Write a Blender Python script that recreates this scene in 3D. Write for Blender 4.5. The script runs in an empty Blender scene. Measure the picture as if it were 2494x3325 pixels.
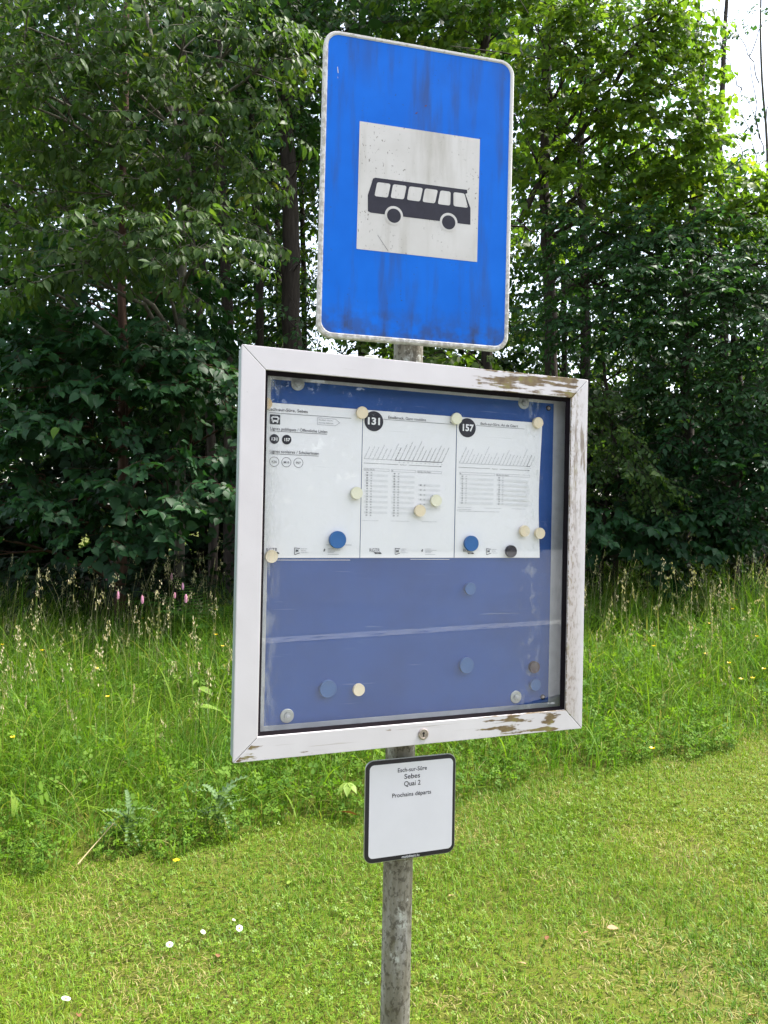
import bpy, bmesh, math, random
import numpy as np
from mathutils import Vector, Matrix
R = math.radians
rng = np.random.default_rng(11)
random.seed(5)
scene = bpy.context.scene
COL = scene.collection

# ------------------------------------------------------------------ camera
ZC = 1.55
ROLL, PITCH, FPX = .0203, .0072, 2497.0          # lens in pixels of a 2494 x 3325 frame
fwd = np.array([0, math.cos(PITCH), math.sin(PITCH)])
r0 = np.array([1., 0, 0]); u0 = np.cross(r0, fwd)
rgt = math.cos(ROLL) * r0 + math.sin(ROLL) * u0
upv = np.cross(rgt, fwd)
cam = bpy.data.cameras.new('camera'); camo = bpy.data.objects.new('camera', cam); COL.objects.link(camo)
cam.sensor_fit = 'VERTICAL'; cam.sensor_height = 36.0; cam.lens = 36.0 * FPX / 3325.0
cam.clip_start = .05; cam.clip_end = 500
camo.matrix_world = Matrix(((rgt[0], upv[0], -fwd[0], 0), (rgt[1], upv[1], -fwd[1], 0), (rgt[2], upv[2], -fwd[2], ZC), (0, 0, 0, 1)))
scene.camera = camo

def at(px, py, d):
    """point at forward distance d seen at layout position px,py (1659 x 2212 layout)"""
    v = fwd + rgt * ((px - 829.5) / 1661.) - upv * ((py - 1106.) / 1661.)
    v = v * (d / v[1])
    return np.array([v[0], v[1], v[2] + ZC])

def gz(x, y):
    x = np.asarray(x, float); y = np.asarray(y, float)
    t = np.clip((y - .5) / 3, 0, 1); t = t * t * (3 - 2 * t)
    xx = np.clip(x, -14, 14)
    return .06 * xx * t + .055 * np.clip(y - 3.0, 0, 14)

# ------------------------------------------------------------------ materials
def newmat(name):
    m = bpy.data.materials.new(name); m.use_nodes = True
    nt = m.node_tree; nt.nodes.clear()
    out = nt.nodes.new('ShaderNodeOutputMaterial')
    return m, nt, out
class NT:
    def __init__(s, nt): s.nt = nt
    def n(s, t, **kw):
        nd = s.nt.nodes.new(t)
        for k, v in kw.items():
            if k.startswith('i_'): nd.inputs[k[2:].replace('_', ' ')].default_value = v
            else: setattr(nd, k, v)
        return nd
    def l(s, a, b): s.nt.links.new(a, b)
    def math(s, op, a, b=None, clamp=False):
        nd = s.nt.nodes.new('ShaderNodeMath'); nd.operation = op; nd.use_clamp = clamp
        for i, v in enumerate((a, b)):
            if v is None: continue
            if isinstance(v, (int, float)): nd.inputs[i].default_value = v
            else: s.l(v, nd.inputs[i])
        return nd.outputs[0]
    def ss(s, v, a, b, lo=0., hi=1.):
        nd = s.nt.nodes.new('ShaderNodeMapRange'); nd.interpolation_type = 'SMOOTHSTEP'
        s.l(v, nd.inputs[0])
        for i, x in enumerate((a, b, lo, hi)): nd.inputs[i + 1].default_value = x
        return nd.outputs[0]
    def noise(s, vec, scale, detail=4, rough=.55, dim=None):
        nd = s.nt.nodes.new('ShaderNodeTexNoise'); nd.inputs['Scale'].default_value = scale
        nd.inputs['Detail'].default_value = detail; nd.inputs['Roughness'].default_value = rough
        if vec is not None: s.l(vec, nd.inputs['Vector'])
        return nd.outputs['Fac']
    def mapping(s, vec, sc, loc=(0, 0, 0)):
        nd = s.nt.nodes.new('ShaderNodeMapping'); nd.inputs['Scale'].default_value = sc; nd.inputs['Location'].default_value = loc
        s.l(vec, nd.inputs['Vector']); return nd.outputs[0]
    def mix(s, f, a, b):
        nd = s.nt.nodes.new('ShaderNodeMix'); nd.data_type = 'RGBA'
        for sock, v in ((nd.inputs[0], f), (nd.inputs[6], a), (nd.inputs[7], b)):
            if isinstance(v, (int, float)): sock.default_value = v
            elif isinstance(v, tuple): sock.default_value = (*v, 1) if len(v) == 3 else v
            else: s.l(v, sock)
        return nd.outputs[2]
    def ramp(s, f, stops):
        nd = s.nt.nodes.new('ShaderNodeValToRGB'); e = nd.color_ramp.elements
        while len(e) > 1: e.remove(e[-1])
        e[0].position = stops[0][0]; e[0].color = (*stops[0][1], 1)
        for p, c in stops[1:]:
            k = e.new(p); k.color = (*c, 1)
        s.l(f, nd.inputs[0]); return nd.outputs[0]
    def bsdf(s, col, rough=.6, metal=0., spec=.5, bump=None, bstr=.3, bdist=.002):
        b = s.nt.nodes.new('ShaderNodeBsdfPrincipled')
        if isinstance(col, tuple): b.inputs['Base Color'].default_value = (*col, 1)
        else: s.l(col, b.inputs['Base Color'])
        if isinstance(rough, (int, float)): b.inputs['Roughness'].default_value = rough
        else: s.l(rough, b.inputs['Roughness'])
        b.inputs['Metallic'].default_value = metal
        b.inputs['Specular IOR Level'].default_value = spec
        if bump is not None:
            bp = s.nt.nodes.new('ShaderNodeBump'); bp.inputs['Strength'].default_value = bstr; bp.inputs['Distance'].default_value = bdist
            s.l(bump, bp.inputs['Height']); s.l(bp.outputs[0], b.inputs['Normal'])
        return b
def simple(name, col, rough=.6, metal=0., spec=.5, var=.12, scale=60):
    m, nt, out = newmat(name); N = NT(nt)
    tc = N.n('ShaderNodeTexCoord').outputs['Object']
    f = N.noise(tc, scale, 5)
    c2 = tuple(max(0, c * (1 - var * 2)) for c in col); c1 = tuple(min(1, c * (1 + var)) for c in col)
    b = N.bsdf(N.ramp(f, [(.3, c2), (.7, c1)]), rough, metal, spec)
    N.l(b.outputs[0], out.inputs[0]); return m

def leafmat(name, stops, trans=.38, rough=.45, spec=.4, tcol=1.6):
    """leaf: per-leaf tone -> colour, part of the light passes through"""
    m, nt, out = newmat(name); N = NT(nt)
    a = N.n('ShaderNodeAttribute', attribute_name='tone').outputs['Fac']
    c = N.ramp(a, stops)
    b = N.bsdf(c, rough, 0, spec)
    tr = N.n('ShaderNodeBsdfTranslucent')
    g = N.n('ShaderNodeMix', data_type='RGBA', blend_type='MULTIPLY'); g.inputs[0].default_value = 1
    N.l(c, g.inputs[6]); g.inputs[7].default_value = (1.25 * tcol, 1.3 * tcol, .55 * tcol, 1)
    N.l(g.outputs[2], tr.inputs[0])
    mx = N.n('ShaderNodeMixShader'); mx.inputs[0].default_value = trans
    N.l(b.outputs[0], mx.inputs[1]); N.l(tr.outputs[0], mx.inputs[2]); N.l(mx.outputs[0], out.inputs[0])
    return m

M = {}
def build_materials():
    # white painted frame rails, each rail with its own weathering
    def rail(kind):
        m, nt, out = newmat('white_paint_' + kind); N = NT(nt)
        tc = N.n('ShaderNodeTexCoord').outputs['Object']
        sp = N.n('ShaderNodeSeparateXYZ'); N.l(tc, sp.inputs[0]); X, Z = sp.outputs[0], sp.outputs[2]
        base = N.ramp(N.noise(tc, 9, 3), [(.3, (.53, .50, .515)), (.7, (.585, .555, .57))])
        algae = N.ramp(N.noise(tc, 40, 4), [(.3, (.09, .055, .03)), (.55, (.17, .12, .06)), (.72, (.20, .19, .04))])
        if kind == 'top':
            n1 = N.noise(N.mapping(tc, (7, 1, 95)), 1, 6, .62)
            n2 = N.noise(tc, 26, 5)
            reg = N.math('MULTIPLY', N.ss(X, .40, .60), N.ss(X, .752, .735))
            s = N.math('ADD', n1, N.math('MULTIPLY', N.math('SUBTRACT', n2, .5), .5))
            s = N.math('ADD', s, N.math('MULTIPLY', N.math('SUBTRACT', reg, 1), .30))
            f = N.ss(s, .425, .51)
            n3 = N.noise(N.mapping(tc, (5, 1, 160), (3, 0, 0)), 1, 5)
            f = N.math('MAXIMUM', f, N.math('MULTIPLY', N.ss(n3, .66, .72), .5))
        elif kind == 'right':
            n1 = N.noise(N.mapping(tc, (160, 1, 60)), 1, 5, .65)
            n2 = N.noise(N.mapping(tc, (90, 1, 10), (5, 0, 2)), 1, 5, .6)
            edge = N.ss(X, .768, .735)
            f = N.math('MULTIPLY', N.ss(n1, .48, .60), N.math('MULTIPLY', edge, .55))
            rg = N.math('MULTIPLY', N.ss(Z, -.42, -.2), N.ss(Z, -.07, -.12))
            f = N.math('MAXIMUM', f, N.math('MULTIPLY', N.ss(n2, .50, .58), N.math('MULTIPLY', rg, .75)))
            base = N.mix(N.math('MULTIPLY', edge, N.ss(Z, -.1, -.6, .1, .55)), base, (.36, .30, .27))
        elif kind == 'bottom':
            n1 = N.noise(N.mapping(tc, (11, 1, 75), (2, 0, 1)), 1, 5, .6)
            n2 = N.noise(tc, 17, 4)
            reg = N.math('ADD', N.math('MULTIPLY', N.ss(X, .44, .52), N.ss(X, .72, .68)), N.ss(X, .22, .05, 0, .45))
            s = N.math('ADD', n1, N.math('MULTIPLY', N.math('SUBTRACT', n2, .5), .55))
            s = N.math('ADD', s, N.math('MULTIPLY', N.math('SUBTRACT', reg, 1), .16))
            f = N.ss(s, .505, .555)
            n3 = N.noise(N.mapping(tc, (4, 1, 220), (7, 0, 3)), 1, 5)
            f = N.math('MAXIMUM', f, N.math('MULTIPLY', N.ss(n3, .62, .70), .4))
        else:
            n1 = N.noise(tc, 55, 5)
            f = N.math('MULTIPLY', N.ss(n1, .68, .74), .35)
        c = N.mix(f, base, algae)
        b = N.bsdf(c, .42, 0, .4, bump=N.noise(tc, 300, 3), bstr=.05)
        N.l(b.outputs[0], out.inputs[0]); return m
    for k in ('left', 'top', 'right', 'bottom'): M['rail_' + k] = rail(k)
    M['casing'] = simple('grey_green_metal', (.24, .29, .29), .5, 0, .4, .06, 20)
    M['inner_metal'] = simple('grey_inner_metal', (.42, .43, .45), .45, .2, .5, .08, 30)
    M['rubber'] = simple('black_rubber', (.008, .006, .008), .9, 0, .08)
    M['lock_metal'] = simple('dull_steel', (.42, .36, .33), .4, .8, .5, .15, 200)
    M['dark_slot'] = simple('dark_recess', (.02, .018, .018), .8, 0, .2)
    # blue panel
    m, nt, out = newmat('blue_metal_panel'); N = NT(nt); tc = N.n('ShaderNodeTexCoord').outputs['Object']
    f = N.noise(tc, 7, 5); sc = N.noise(N.mapping(tc, (6, 1, 160)), 1, 4)
    c = N.ramp(f, [(.3, (.006, .046, .195)), (.7, (.010, .065, .26))])
    c = N.mix(N.math('MULTIPLY', N.ss(sc, .66, .74), .25), c, (.35, .42, .5))
    N.l(N.bsdf(c, .5, 0, .3).outputs[0], out.inputs[0]); M['panel'] = m
    # glass pane
    m, nt, out = newmat('window_glass'); N = NT(nt); tc = N.n('ShaderNodeTexCoord').outputs['Object']
    sp = N.n('ShaderNodeSeparateXYZ'); N.l(tc, sp.inputs[0]); X = sp.outputs[0]
    tr = N.n('ShaderNodeBsdfTransparent'); gl = N.n('ShaderNodeBsdfGlossy'); gl.inputs['Roughness'].default_value = .0
    fr = N.n('ShaderNodeFresnel'); fr.inputs['IOR'].default_value = 1.72
    mx = N.n('ShaderNodeMixShader'); geo = N.n('ShaderNodeNewGeometry'); N.l(N.math('MULTIPLY', fr.outputs[0], N.math('SUBTRACT', 1, geo.outputs['Backfacing'])), mx.inputs[0]); N.l(tr.outputs[0], mx.inputs[1]); N.l(gl.outputs[0], mx.inputs[2])
    df = N.n('ShaderNodeBsdfDiffuse'); df.inputs[0].default_value = (.5, .52, .5, 1)
    e1 = N.math('MULTIPLY', N.ss(X, .09, .055), N.ss(N.noise(N.mapping(tc, (70, 1, 22)), 1, 4), .42, .62))
    e2 = N.math('MULTIPLY', N.math('MULTIPLY', N.ss(X, .60, .635), N.ss(X, .67, .64)), N.ss(N.noise(N.mapping(tc, (60, 1, 30), (4, 0, 0)), 1, 4), .5, .66))
    st = N.math('MULTIPLY', N.ss(N.noise(N.mapping(tc, (4, 1, 130), (1, 0, 5)), 1, 3), .68, .74), .6)
    d = N.math('MAXIMUM', N.math('MAXIMUM', e1, N.math('MULTIPLY', e2, .8)), st)
    d = N.math('ADD', N.math('MULTIPLY', d, .14), .006)
    mx2 = N.n('ShaderNodeMixShader'); N.l(d, mx2.inputs[0]); N.l(mx.outputs[0], mx2.inputs[1]); N.l(df.outputs[0], mx2.inputs[2])
    N.l(mx2.outputs[0], out.inputs[0]); M['glass'] = m
    # sign blue
    m, nt, out = newmat('blue_sign_face'); N = NT(nt); tc = N.n('ShaderNodeTexCoord').outputs['Object']
    sp = N.n('ShaderNodeSeparateXYZ'); N.l(tc, sp.inputs[0]); X, Z = sp.outputs[0], sp.outputs[2]
    stk = N.noise(N.mapping(tc, (26, 1, 3.2)), 1, 5, .6); spk = N.noise(tc, 190, 3); blo = N.noise(tc, 8, 3)
    c = N.ramp(blo, [(.3, (.004, .112, .53)), (.7, (.006, .138, .62))])
    low = N.ss(Z, -.52, -.605)
    f = N.math('MULTIPLY', N.ss(stk, .47, .74), .5)
    f = N.math('ADD', f, N.math('MULTIPLY', N.math('MULTIPLY', low, N.ss(N.noise(tc, 30, 4), .35, .65)), .6), clamp=True)
    top = N.math('MULTIPLY', N.ss(Z, -.16, -.02), N.ss(N.noise(N.mapping(tc, (9, 1, 3), (4, 0, 7)), 1, 4), .46, .68)); f = N.math('ADD', f, N.math('MULTIPLY', top, .4), clamp=True)
    c = N.mix(f, c, (.045, .05, .065))
    f2 = N.math('MULTIPLY', N.ss(spk, .67, .71), N.ss(N.noise(N.mapping(tc, (14, 1, 4), (9, 0, 2)), 1, 3), .45, .62))
    c = N.mix(N.math('MULTIPLY', f2, .7), c, (.05, .045, .05))
    f3 = N.ss(N.noise(N.mapping(tc, (60, 1, 60), (3, 0, 8)), 1, 2), .775, .79)
    c = N.mix(N.math('MULTIPLY', f3, .7), c, (.30, .22, .2))
    N.l(N.bsdf(c, .5, 0, .14).outputs[0], out.inputs[0]); M['sign_blue'] = m
    # sign white
    m, nt, out = newmat('white_sign_square'); N = NT(nt); tc = N.n('ShaderNodeTexCoord').outputs['Object']
    stk = N.noise(N.mapping(tc, (24, 1, 3)), 1, 5); spk = N.noise(N.mapping(tc, (1, 1, .7)), 210, 3)
    c = N.ramp(N.noise(tc, 12, 4), [(.3, (.51, .485, .455)), (.7, (.58, .555, .53))])
    c = N.mix(N.math('MULTIPLY', N.ss(stk, .48, .75), .5), c, (.25, .22, .16))
    f2 = N.math('MULTIPLY', N.ss(spk, .635, .68), N.ss(N.noise(N.mapping(tc, (16, 1, 6), (2, 0, 4)), 1, 3), .44, .58))
    c = N.mix(N.math('MULTIPLY', f2, .75), c, (.10, .08, .06))
    N.l(N.bsdf(c, .45, 0, .35).outputs[0], out.inputs[0]); M['sign_white'] = m
    # sign rim
    m, nt, out = newmat('dirty_aluminium_rim'); N = NT(nt); tc = N.n('ShaderNodeTexCoord').outputs['Object']
    sp = N.n('ShaderNodeSeparateXYZ'); N.l(tc, sp.inputs[0]); X, Z = sp.outputs[0], sp.outputs[2]
    spk = N.noise(tc, 95, 4, .6)
    am = N.math('MAXIMUM', N.ss(Z, -.3, -.6, .0, .16), N.ss(X, .03, .005, 0, .13))
    f = N.ss(N.math('ADD', spk, am), .56, .72)
    c = N.mix(N.math('MULTIPLY', f, .55), (.55, .53, .50), (.17, .14, .10))
    N.l(N.bsdf(c, .45, .0, .5, bump=spk, bstr=.05).outputs[0], out.inputs[0]); M['rim'] = m
    M['ink'] = simple('black_print', (.022, .020, .030), .5, 0, .3, .1)
    M['ink_soft'] = simple('dark_grey_print', (.07, .068, .085), .6, 0, .3, .1)
    M['ink_grey'] = simple('grey_print', (.24, .24, .27), .6, 0, .3, .05)
    M['row_grey'] = simple('pale_grey_print', (.69, .69, .70), .7, 0, .3, .03)
    M['paper'] = simple('white_paper', (.77, .765, .775), .75, 0, .2, .015, 6)
    M['paper_white'] = simple('white_print', (.77, .765, .775), .6, 0, .2, .01)
    M['plate_white'] = simple('white_plate_face', (.69, .665, .71), .4, 0, .4, .02, 10)
    M['plate_black'] = simple('black_plate_border', (.016, .013, .022), .4, 0, .4)
    M['alu'] = simple('bare_aluminium', (.45, .46, .48), .35, .8, .5)
    M['sleeve_glare'] = simple('painted_sleeve_glare', (.62, .64, .70), .25, 0, .6, .03)  # pale colour stands in for glare along the plastic sleeve edges
    # magnets
    M['cream'] = simple('cream_plastic', (.74, .63, .44), .5, 0, .4, .04, 40)
    M['cream_pale'] = simple('pale_yellow_plastic', (.74, .72, .55), .5, 0, .4, .04, 40)
    M['cream_dark'] = simple('peach_plastic', (.62, .45, .25), .5, 0, .4, .04, 40)
    M['mag_blue'] = simple('blue_plastic', (.025, .12, .34), .4, 0, .4, .06, 30)
    M['mag_blue_grey'] = simple('dull_blue_plastic', (.03, .10, .26), .5, 0, .4, .06, 30)
    M['mag_black'] = simple('black_plastic', (.025, .02, .03), .45, 0, .4)
    M['mag_brown'] = simple('brown_plastic', (.045, .020, .018), .5, 0, .4)
    M['washer'] = simple('zinc_washer', (.42, .44, .43), .35, .7, .5, .1, 100)
    # pole
    m, nt, out = newmat('weathered_galvanised_steel'); N = NT(nt); tc = N.n('ShaderNodeTexCoord').outputs['Object']
    n1 = N.noise(N.mapping(tc, (30, 30, 5)), 1, 6, .6); n2 = N.noise(N.mapping(tc, (1, 1, .7)), 95, 4, .7); n3 = N.noise(N.mapping(tc, (1, 1, .6)), 28, 5)
    c = N.ramp(n1, [(.3, (.10, .085, .06)), (.5, (.20, .18, .14)), (.7, (.34, .325, .30))])
    c = N.mix(N.math('MULTIPLY', N.ss(n2, .50, .60), .7), c, (.055, .045, .03))
    c = N.mix(N.math('MULTIPLY', N.ss(n3, .52, .64), N.ss(n2, .52, .44)), c, (.46, .46, .41))
    c = N.mix(N.math('MULTIPLY', N.ss(N.noise(tc, 9, 4), .54, .68), .5), c, (.13, .12, .035))
    N.l(N.bsdf(c, .75, .0, .3, bump=n2, bstr=.5, bdist=.003).outputs[0], out.inputs[0]); M['pole'] = m
    # ground
    m, nt, out = newmat('soil_and_thatch'); N = NT(nt); tc = N.n('ShaderNodeTexCoord').outputs['Object']
    c = N.ramp(N.noise(tc, 1.6, 6), [(.3, (.055, .066, .010)), (.55, (.085, .098, .014)), (.75, (.10, .088, .03))])
    c = N.mix(N.math('MULTIPLY', N.ss(N.noise(tc, 70, 4), .5, .7), .6), c, (.045, .036, .02))
    N.l(N.bsdf(c, .9, 0, .1, bump=N.noise(tc, 60, 4), bstr=.6, bdist=.01).outputs[0], out.inputs[0]); M['soil'] = m
    m, nt, out = newmat('leaf_litter'); N = NT(nt); tc = N.n('ShaderNodeTexCoord').outputs['Object']
    v = N.n('ShaderNodeTexVoronoi'); v.inputs['Scale'].default_value = 14; N.l(tc, v.inputs['Vector'])
    c = N.mix(.6, N.ramp(N.noise(tc, 3, 6), [(.3, (.018, .012, .008)), (.7, (.055, .036, .02))]), N.ramp(v.outputs['Distance'], [(0, (.06, .04, .022)), (.6, (.015, .011, .008))]))
    N.l(N.bsdf(c, .95, 0, .1, bump=v.outputs['Distance'], bstr=.7, bdist=.02).outputs[0], out.inputs[0]); M['litter'] = m
    m, nt, out = newmat('asphalt'); N = NT(nt); tc = N.n('ShaderNodeTexCoord').outputs['Object']
    c = N.ramp(N.noise(tc, 90, 5, .7), [(.3, (.22, .22, .225)), (.7, (.34, .34, .345))])
    c = N.mix(N.ss(N.noise(tc, .5, 4), .4, .7, 0, .3), c, (.20, .20, .205))
    N.l(N.bsdf(c, .85, 0, .3).outputs[0], out.inputs[0]); M['asphalt'] = m
    m, nt, out = newmat('worn_road_paint'); N = NT(nt); tc = N.n('ShaderNodeTexCoord').outputs['Object']
    c = N.mix(N.ss(N.noise(N.mapping(tc, (3, 9, 1)), 1, 5), .54, .64), (.62, .62, .6), (.2, .2, .2))
    N.l(N.bsdf(c, .8, 0, .2).outputs[0], out.inputs[0]); M['road_paint'] = m
    # barks
    def bark(name, a, b_):
        m, nt, out = newmat(name); N = NT(nt); tc = N.n('ShaderNodeTexCoord').outputs['Object']
        n1 = N.noise(N.mapping(tc, (26, 26, 4)), 1, 6, .6)
        N.l(N.bsdf(N.ramp(n1, [(.3, a), (.7, b_)]), .85, 0, .2, bump=n1, bstr=.8, bdist=.015).outputs[0], out.inputs[0]); return m
    M['bark'] = bark('dark_bark', (.022, .017, .014), (.06, .047, .038))
    M['bark_red'] = bark('reddish_bark', (.035, .018, .012), (.09, .05, .035))
    M['bark_grey'] = bark('lichen_grey_bark', (.05, .045, .035), (.14, .13, .10))
    # leaves
    M['leaf_cherry'] = leafmat('cherry_leaf', [(0, (.022, .052, .011)), (.55, (.048, .092, .018)), (.9, (.082, .130, .022)), (1, (.15, .16, .03))], .38, .5, .22)
    M['leaf_linden'] = leafmat('linden_leaf', [(0, (.010, .034, .012)), (.7, (.019, .060, .019)), (.93, (.034, .092, .022)), (1, (.10, .18, .025))], .28, .5, .2)
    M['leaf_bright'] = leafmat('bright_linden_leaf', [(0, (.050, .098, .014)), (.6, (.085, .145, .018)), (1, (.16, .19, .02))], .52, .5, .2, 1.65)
    M['leaf_hornbeam'] = leafmat('hornbeam_leaf', [(0, (.018, .050, .016)), (.7, (.034, .085, .026)), (.95, (.055, .12, .03)), (1, (.13, .16, .025))], .34, .5, .22)
    M['leaf_back'] = leafmat('painted_sunlit_leaf', [(0, (.040, .085, .012)), (.6, (.075, .135, .018)), (1, (.14, .18, .022))], .5, .5, .3, 1.5)  # sunlit look of the far foliage is put into the leaf colour
    M['leaf_dark'] = leafmat('painted_shade_leaf', [(0, (.006, .015, .006)), (.7, (.010, .027, .009)), (1, (.022, .048, .012))], .2, .6, .12)  # deep shade under the trees is put into this near-black leaf colour
    M['fern'] = leafmat('fern_frond', [(0, (.030, .09, .016)), (1, (.065, .16, .024))], .35, .6, .15)
    # grasses
    M['blade_lawn'] = leafmat('lawn_blade', [(0, (.060, .136, .010)), (.45, (.120, .216, .012)), (.74, (.195, .268, .016)), (.84, (.22, .215, .045)), (1, (.32, .26, .12))], .3, .5, .25, 1.2)
    M['clover'] = leafmat('clover_leaf', [(0, (.070, .140, .010)), (.6, (.125, .205, .012)), (1, (.180, .240, .016))], .3, .5, .3, 1.2)
    M['blade_tall'] = leafmat('meadow_blade', [(0, (.042, .112, .011)), (.5, (.092, .182, .014)), (.85, (.155, .238, .02)), (.93, (.19, .21, .04)), (1, (.28, .24, .11))], .42, .5, .2, 1.35)
    M['weed'] = leafmat('weed_leaf', [(0, (.050, .118, .014)), (1, (.115, .195, .022))], .36, .6, .12)
    M['thistle'] = leafmat('thistle_leaf', [(0, (.075, .135, .055)), (1, (.14, .21, .09))], .25, .6, .15)
    M['seed'] = leafmat('seed_head', [(0, (.20, .22, .09)), (.45, (.36, .33, .18)), (.8, (.50, .45, .30)), (1, (.44, .32, .26))], .3, .7, .1, .9)
    M['pink'] = leafmat('pink_petal', [(0, (.58, .26, .46)), (1, (.82, .50, .70))], .3, .6, .2, .8)
    M['white_petal'] = leafmat('white_petal', [(0, (.75, .75, .75)), (1, (.85, .85, .85))], .3, .6, .2, .7)
    M['yellow_petal'] = leafmat('yellow_petal', [(0, (.62, .40, .005)), (1, (.75, .52, .01))], .25, .4, .4, .7)
    M['dead_leaf'] = leafmat('dead_leaf', [(0, (.15, .06, .03)), (.5, (.24, .13, .07)), (1, (.36, .24, .13))], .2, .6, .2, .8)
    M['straw'] = leafmat('dry_straw', [(0, (.30, .23, .12)), (1, (.42, .35, .2))], .1, .7, .1, .8)
    M['pale_leaf'] = leafmat('pale_green_leaf', [(0, (.11, .19, .03)), (1, (.20, .28, .05))], .3, .5, .2, 1.)
build_materials()

# ------------------------------------------------------------------ mesh helpers
def mesh_np(name, V, T, mats, tone=None, mi=None, smooth=False):
    V = np.asarray(V, np.float32); T = np.asarray(T, np.int32)
    me = bpy.data.meshes.new(name)
    me.vertices.add(len(V)); me.vertices.foreach_set('co', V.ravel())
    me.loops.add(T.size); me.loops.foreach_set('vertex_index', T.ravel())
    me.polygons.add(len(T)); me.polygons.foreach_set('loop_start', np.arange(0, T.size, T.shape[1], dtype=np.int32))
    for m in mats: me.materials.append(m)
    if mi is not None: me.polygons.foreach_set('material_index', np.asarray(mi, np.int32))
    if smooth: me.polygons.foreach_set('use_smooth', np.ones(len(T), bool))
    if tone is not None:
        a = me.attributes.new('tone', 'FLOAT', 'POINT'); a.data.foreach_set('value', np.asarray(tone, np.float32))
    me.update(calc_edges=True)
    return me
def link(name, me, parent=None, loc=None, rot=None):
    o = bpy.data.objects.new(name, me); COL.objects.link(o)
    if parent: o.parent = parent
    if loc is not None: o.location = [float(q) for q in loc]
    if rot is not None: o.rotation_euler = rot
    return o
def tag(o, label=None, cat=None, group=None, kind=None):
    if label: o['label'] = label
    if cat: o['category'] = cat
    if group: o['group'] = group
    if kind: o['kind'] = kind
    return o
def thing(name, label, cat, loc=(0, 0, 0), rotz=0, group=None):
    return tag(link(name, None, None, loc, (0, 0, rotz)), label, cat, group)

class MB:
    """collects polygons with material slots, then becomes one mesh"""
    def __init__(s): s.v = []; s.f = []; s.m = []; s.mats = []
    def slot(s, mat):
        if mat not in s.mats: s.mats.append(mat)
        return s.mats.index(mat)
    def add(s, vs, fs, mat):
        k = len(s.v); s.v += [tuple(float(q) for q in p) for p in vs]; i = s.slot(mat)
        for f in fs: s.f.append([k + q for q in f]); s.m.append(i)
    def box(s, a, b, mat):
        x0, y0, z0 = a; x1, y1, z1 = b
        s.add([(x0, y0, z0), (x1, y0, z0), (x1, y1, z0), (x0, y1, z0), (x0, y0, z1), (x1, y0, z1), (x1, y1, z1), (x0, y1, z1)],
              [(3, 2, 1, 0), (4, 5, 6, 7), (0, 1, 5, 4), (1, 2, 6, 5), (2, 3, 7, 6), (3, 0, 4, 7)], mat)
    def flat(s, pts, y, mat):
        """flat polygon in the face plane (x right, z up), facing -y"""
        a = sum(pts[i][0] * pts[(i + 1) % len(pts)][1] - pts[(i + 1) % len(pts)][0] * pts[i][1] for i in range(len(pts)))
        if a < 0: pts = pts[::-1]
        s.add([(p[0], y, p[1]) for p in pts], [list(range(len(pts)))], mat)
    def prism(s, pts, y0, y1, mat):
        a = sum(pts[i][0] * pts[(i + 1) % len(pts)][1] - pts[(i + 1) % len(pts)][0] * pts[i][1] for i in range(len(pts)))
        if a < 0: pts = pts[::-1]
        n = len(pts)
        s.add([(p[0], y0, p[1]) for p in pts] + [(p[0], y1, p[1]) for p in pts],
              [list(range(n)), list(range(2 * n - 1, n - 1, -1))] + [[i, n + i, n + (i + 1) % n, (i + 1) % n] for i in range(n)], mat)
    def ring(s, po, pi, y, mat):
        n = len(po)
        s.add([(p[0], y, p[1]) for p in po] + [(p[0], y, p[1]) for p in pi], [[i, (i + 1) % n, n + (i + 1) % n, n + i] for i in range(n)], mat)
    def build(s, name, parent=None, bevel=0, smooth=None):
        me = bpy.data.meshes.new(name); me.from_pydata(s.v, [], s.f)
        for m in s.mats: me.materials.append(m)
        me.polygons.foreach_set('material_index', s.m); me.update()
        if bevel:
            bm = bmesh.new(); bm.from_mesh(me); bmesh.ops.remove_doubles(bm, verts=bm.verts, dist=1e-6)
            bmesh.ops.recalc_face_normals(bm, faces=bm.faces)
            es = [e for e in bm.edges if len(e.link_faces) == 2 and e.calc_face_angle(0) > .6]
            bmesh.ops.bevel(bm, geom=es, offset=bevel, segments=2, affect='EDGES', profile=.6, clamp_overlap=True)
            bm.to_mesh(me); bm.free()
        return link(name, me, parent)
def rrect(x0, z0, x1, z1, r, n=8):
    pts = []
    for cx, cz, a0 in ((x1 - r, z1 - r, 0), (x0 + r, z1 - r, 90), (x0 + r, z0 + r, 180), (x1 - r, z0 + r, 270)):
        for i in range(n + 1):
            a = R(a0 + 90 * i / n); pts.append((cx + r * math.cos(a), cz + r * math.sin(a)))
    return pts
def circ(cx, cz, r, n=40): return [(cx + r * math.cos(2 * math.pi * i / n), cz + r * math.sin(2 * math.pi * i / n)) for i in range(n)]
def roundpoly(pts, r, n=4):
    out = []; L = len(pts)
    for i in range(L):
        p = Vector(pts[i]); a = Vector(pts[i - 1]) - p; b = Vector(pts[(i + 1) % L]) - p
        k = min(r, a.length * .45, b.length * .45); a = p + a.normalized() * k; b = p + b.normalized() * k
        for j in range(n + 1):
            t = j / n; q = a * (1 - t) ** 2 + p * 2 * t * (1 - t) + b * t * t; out.append((q.x, q.y))
    return out
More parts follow.
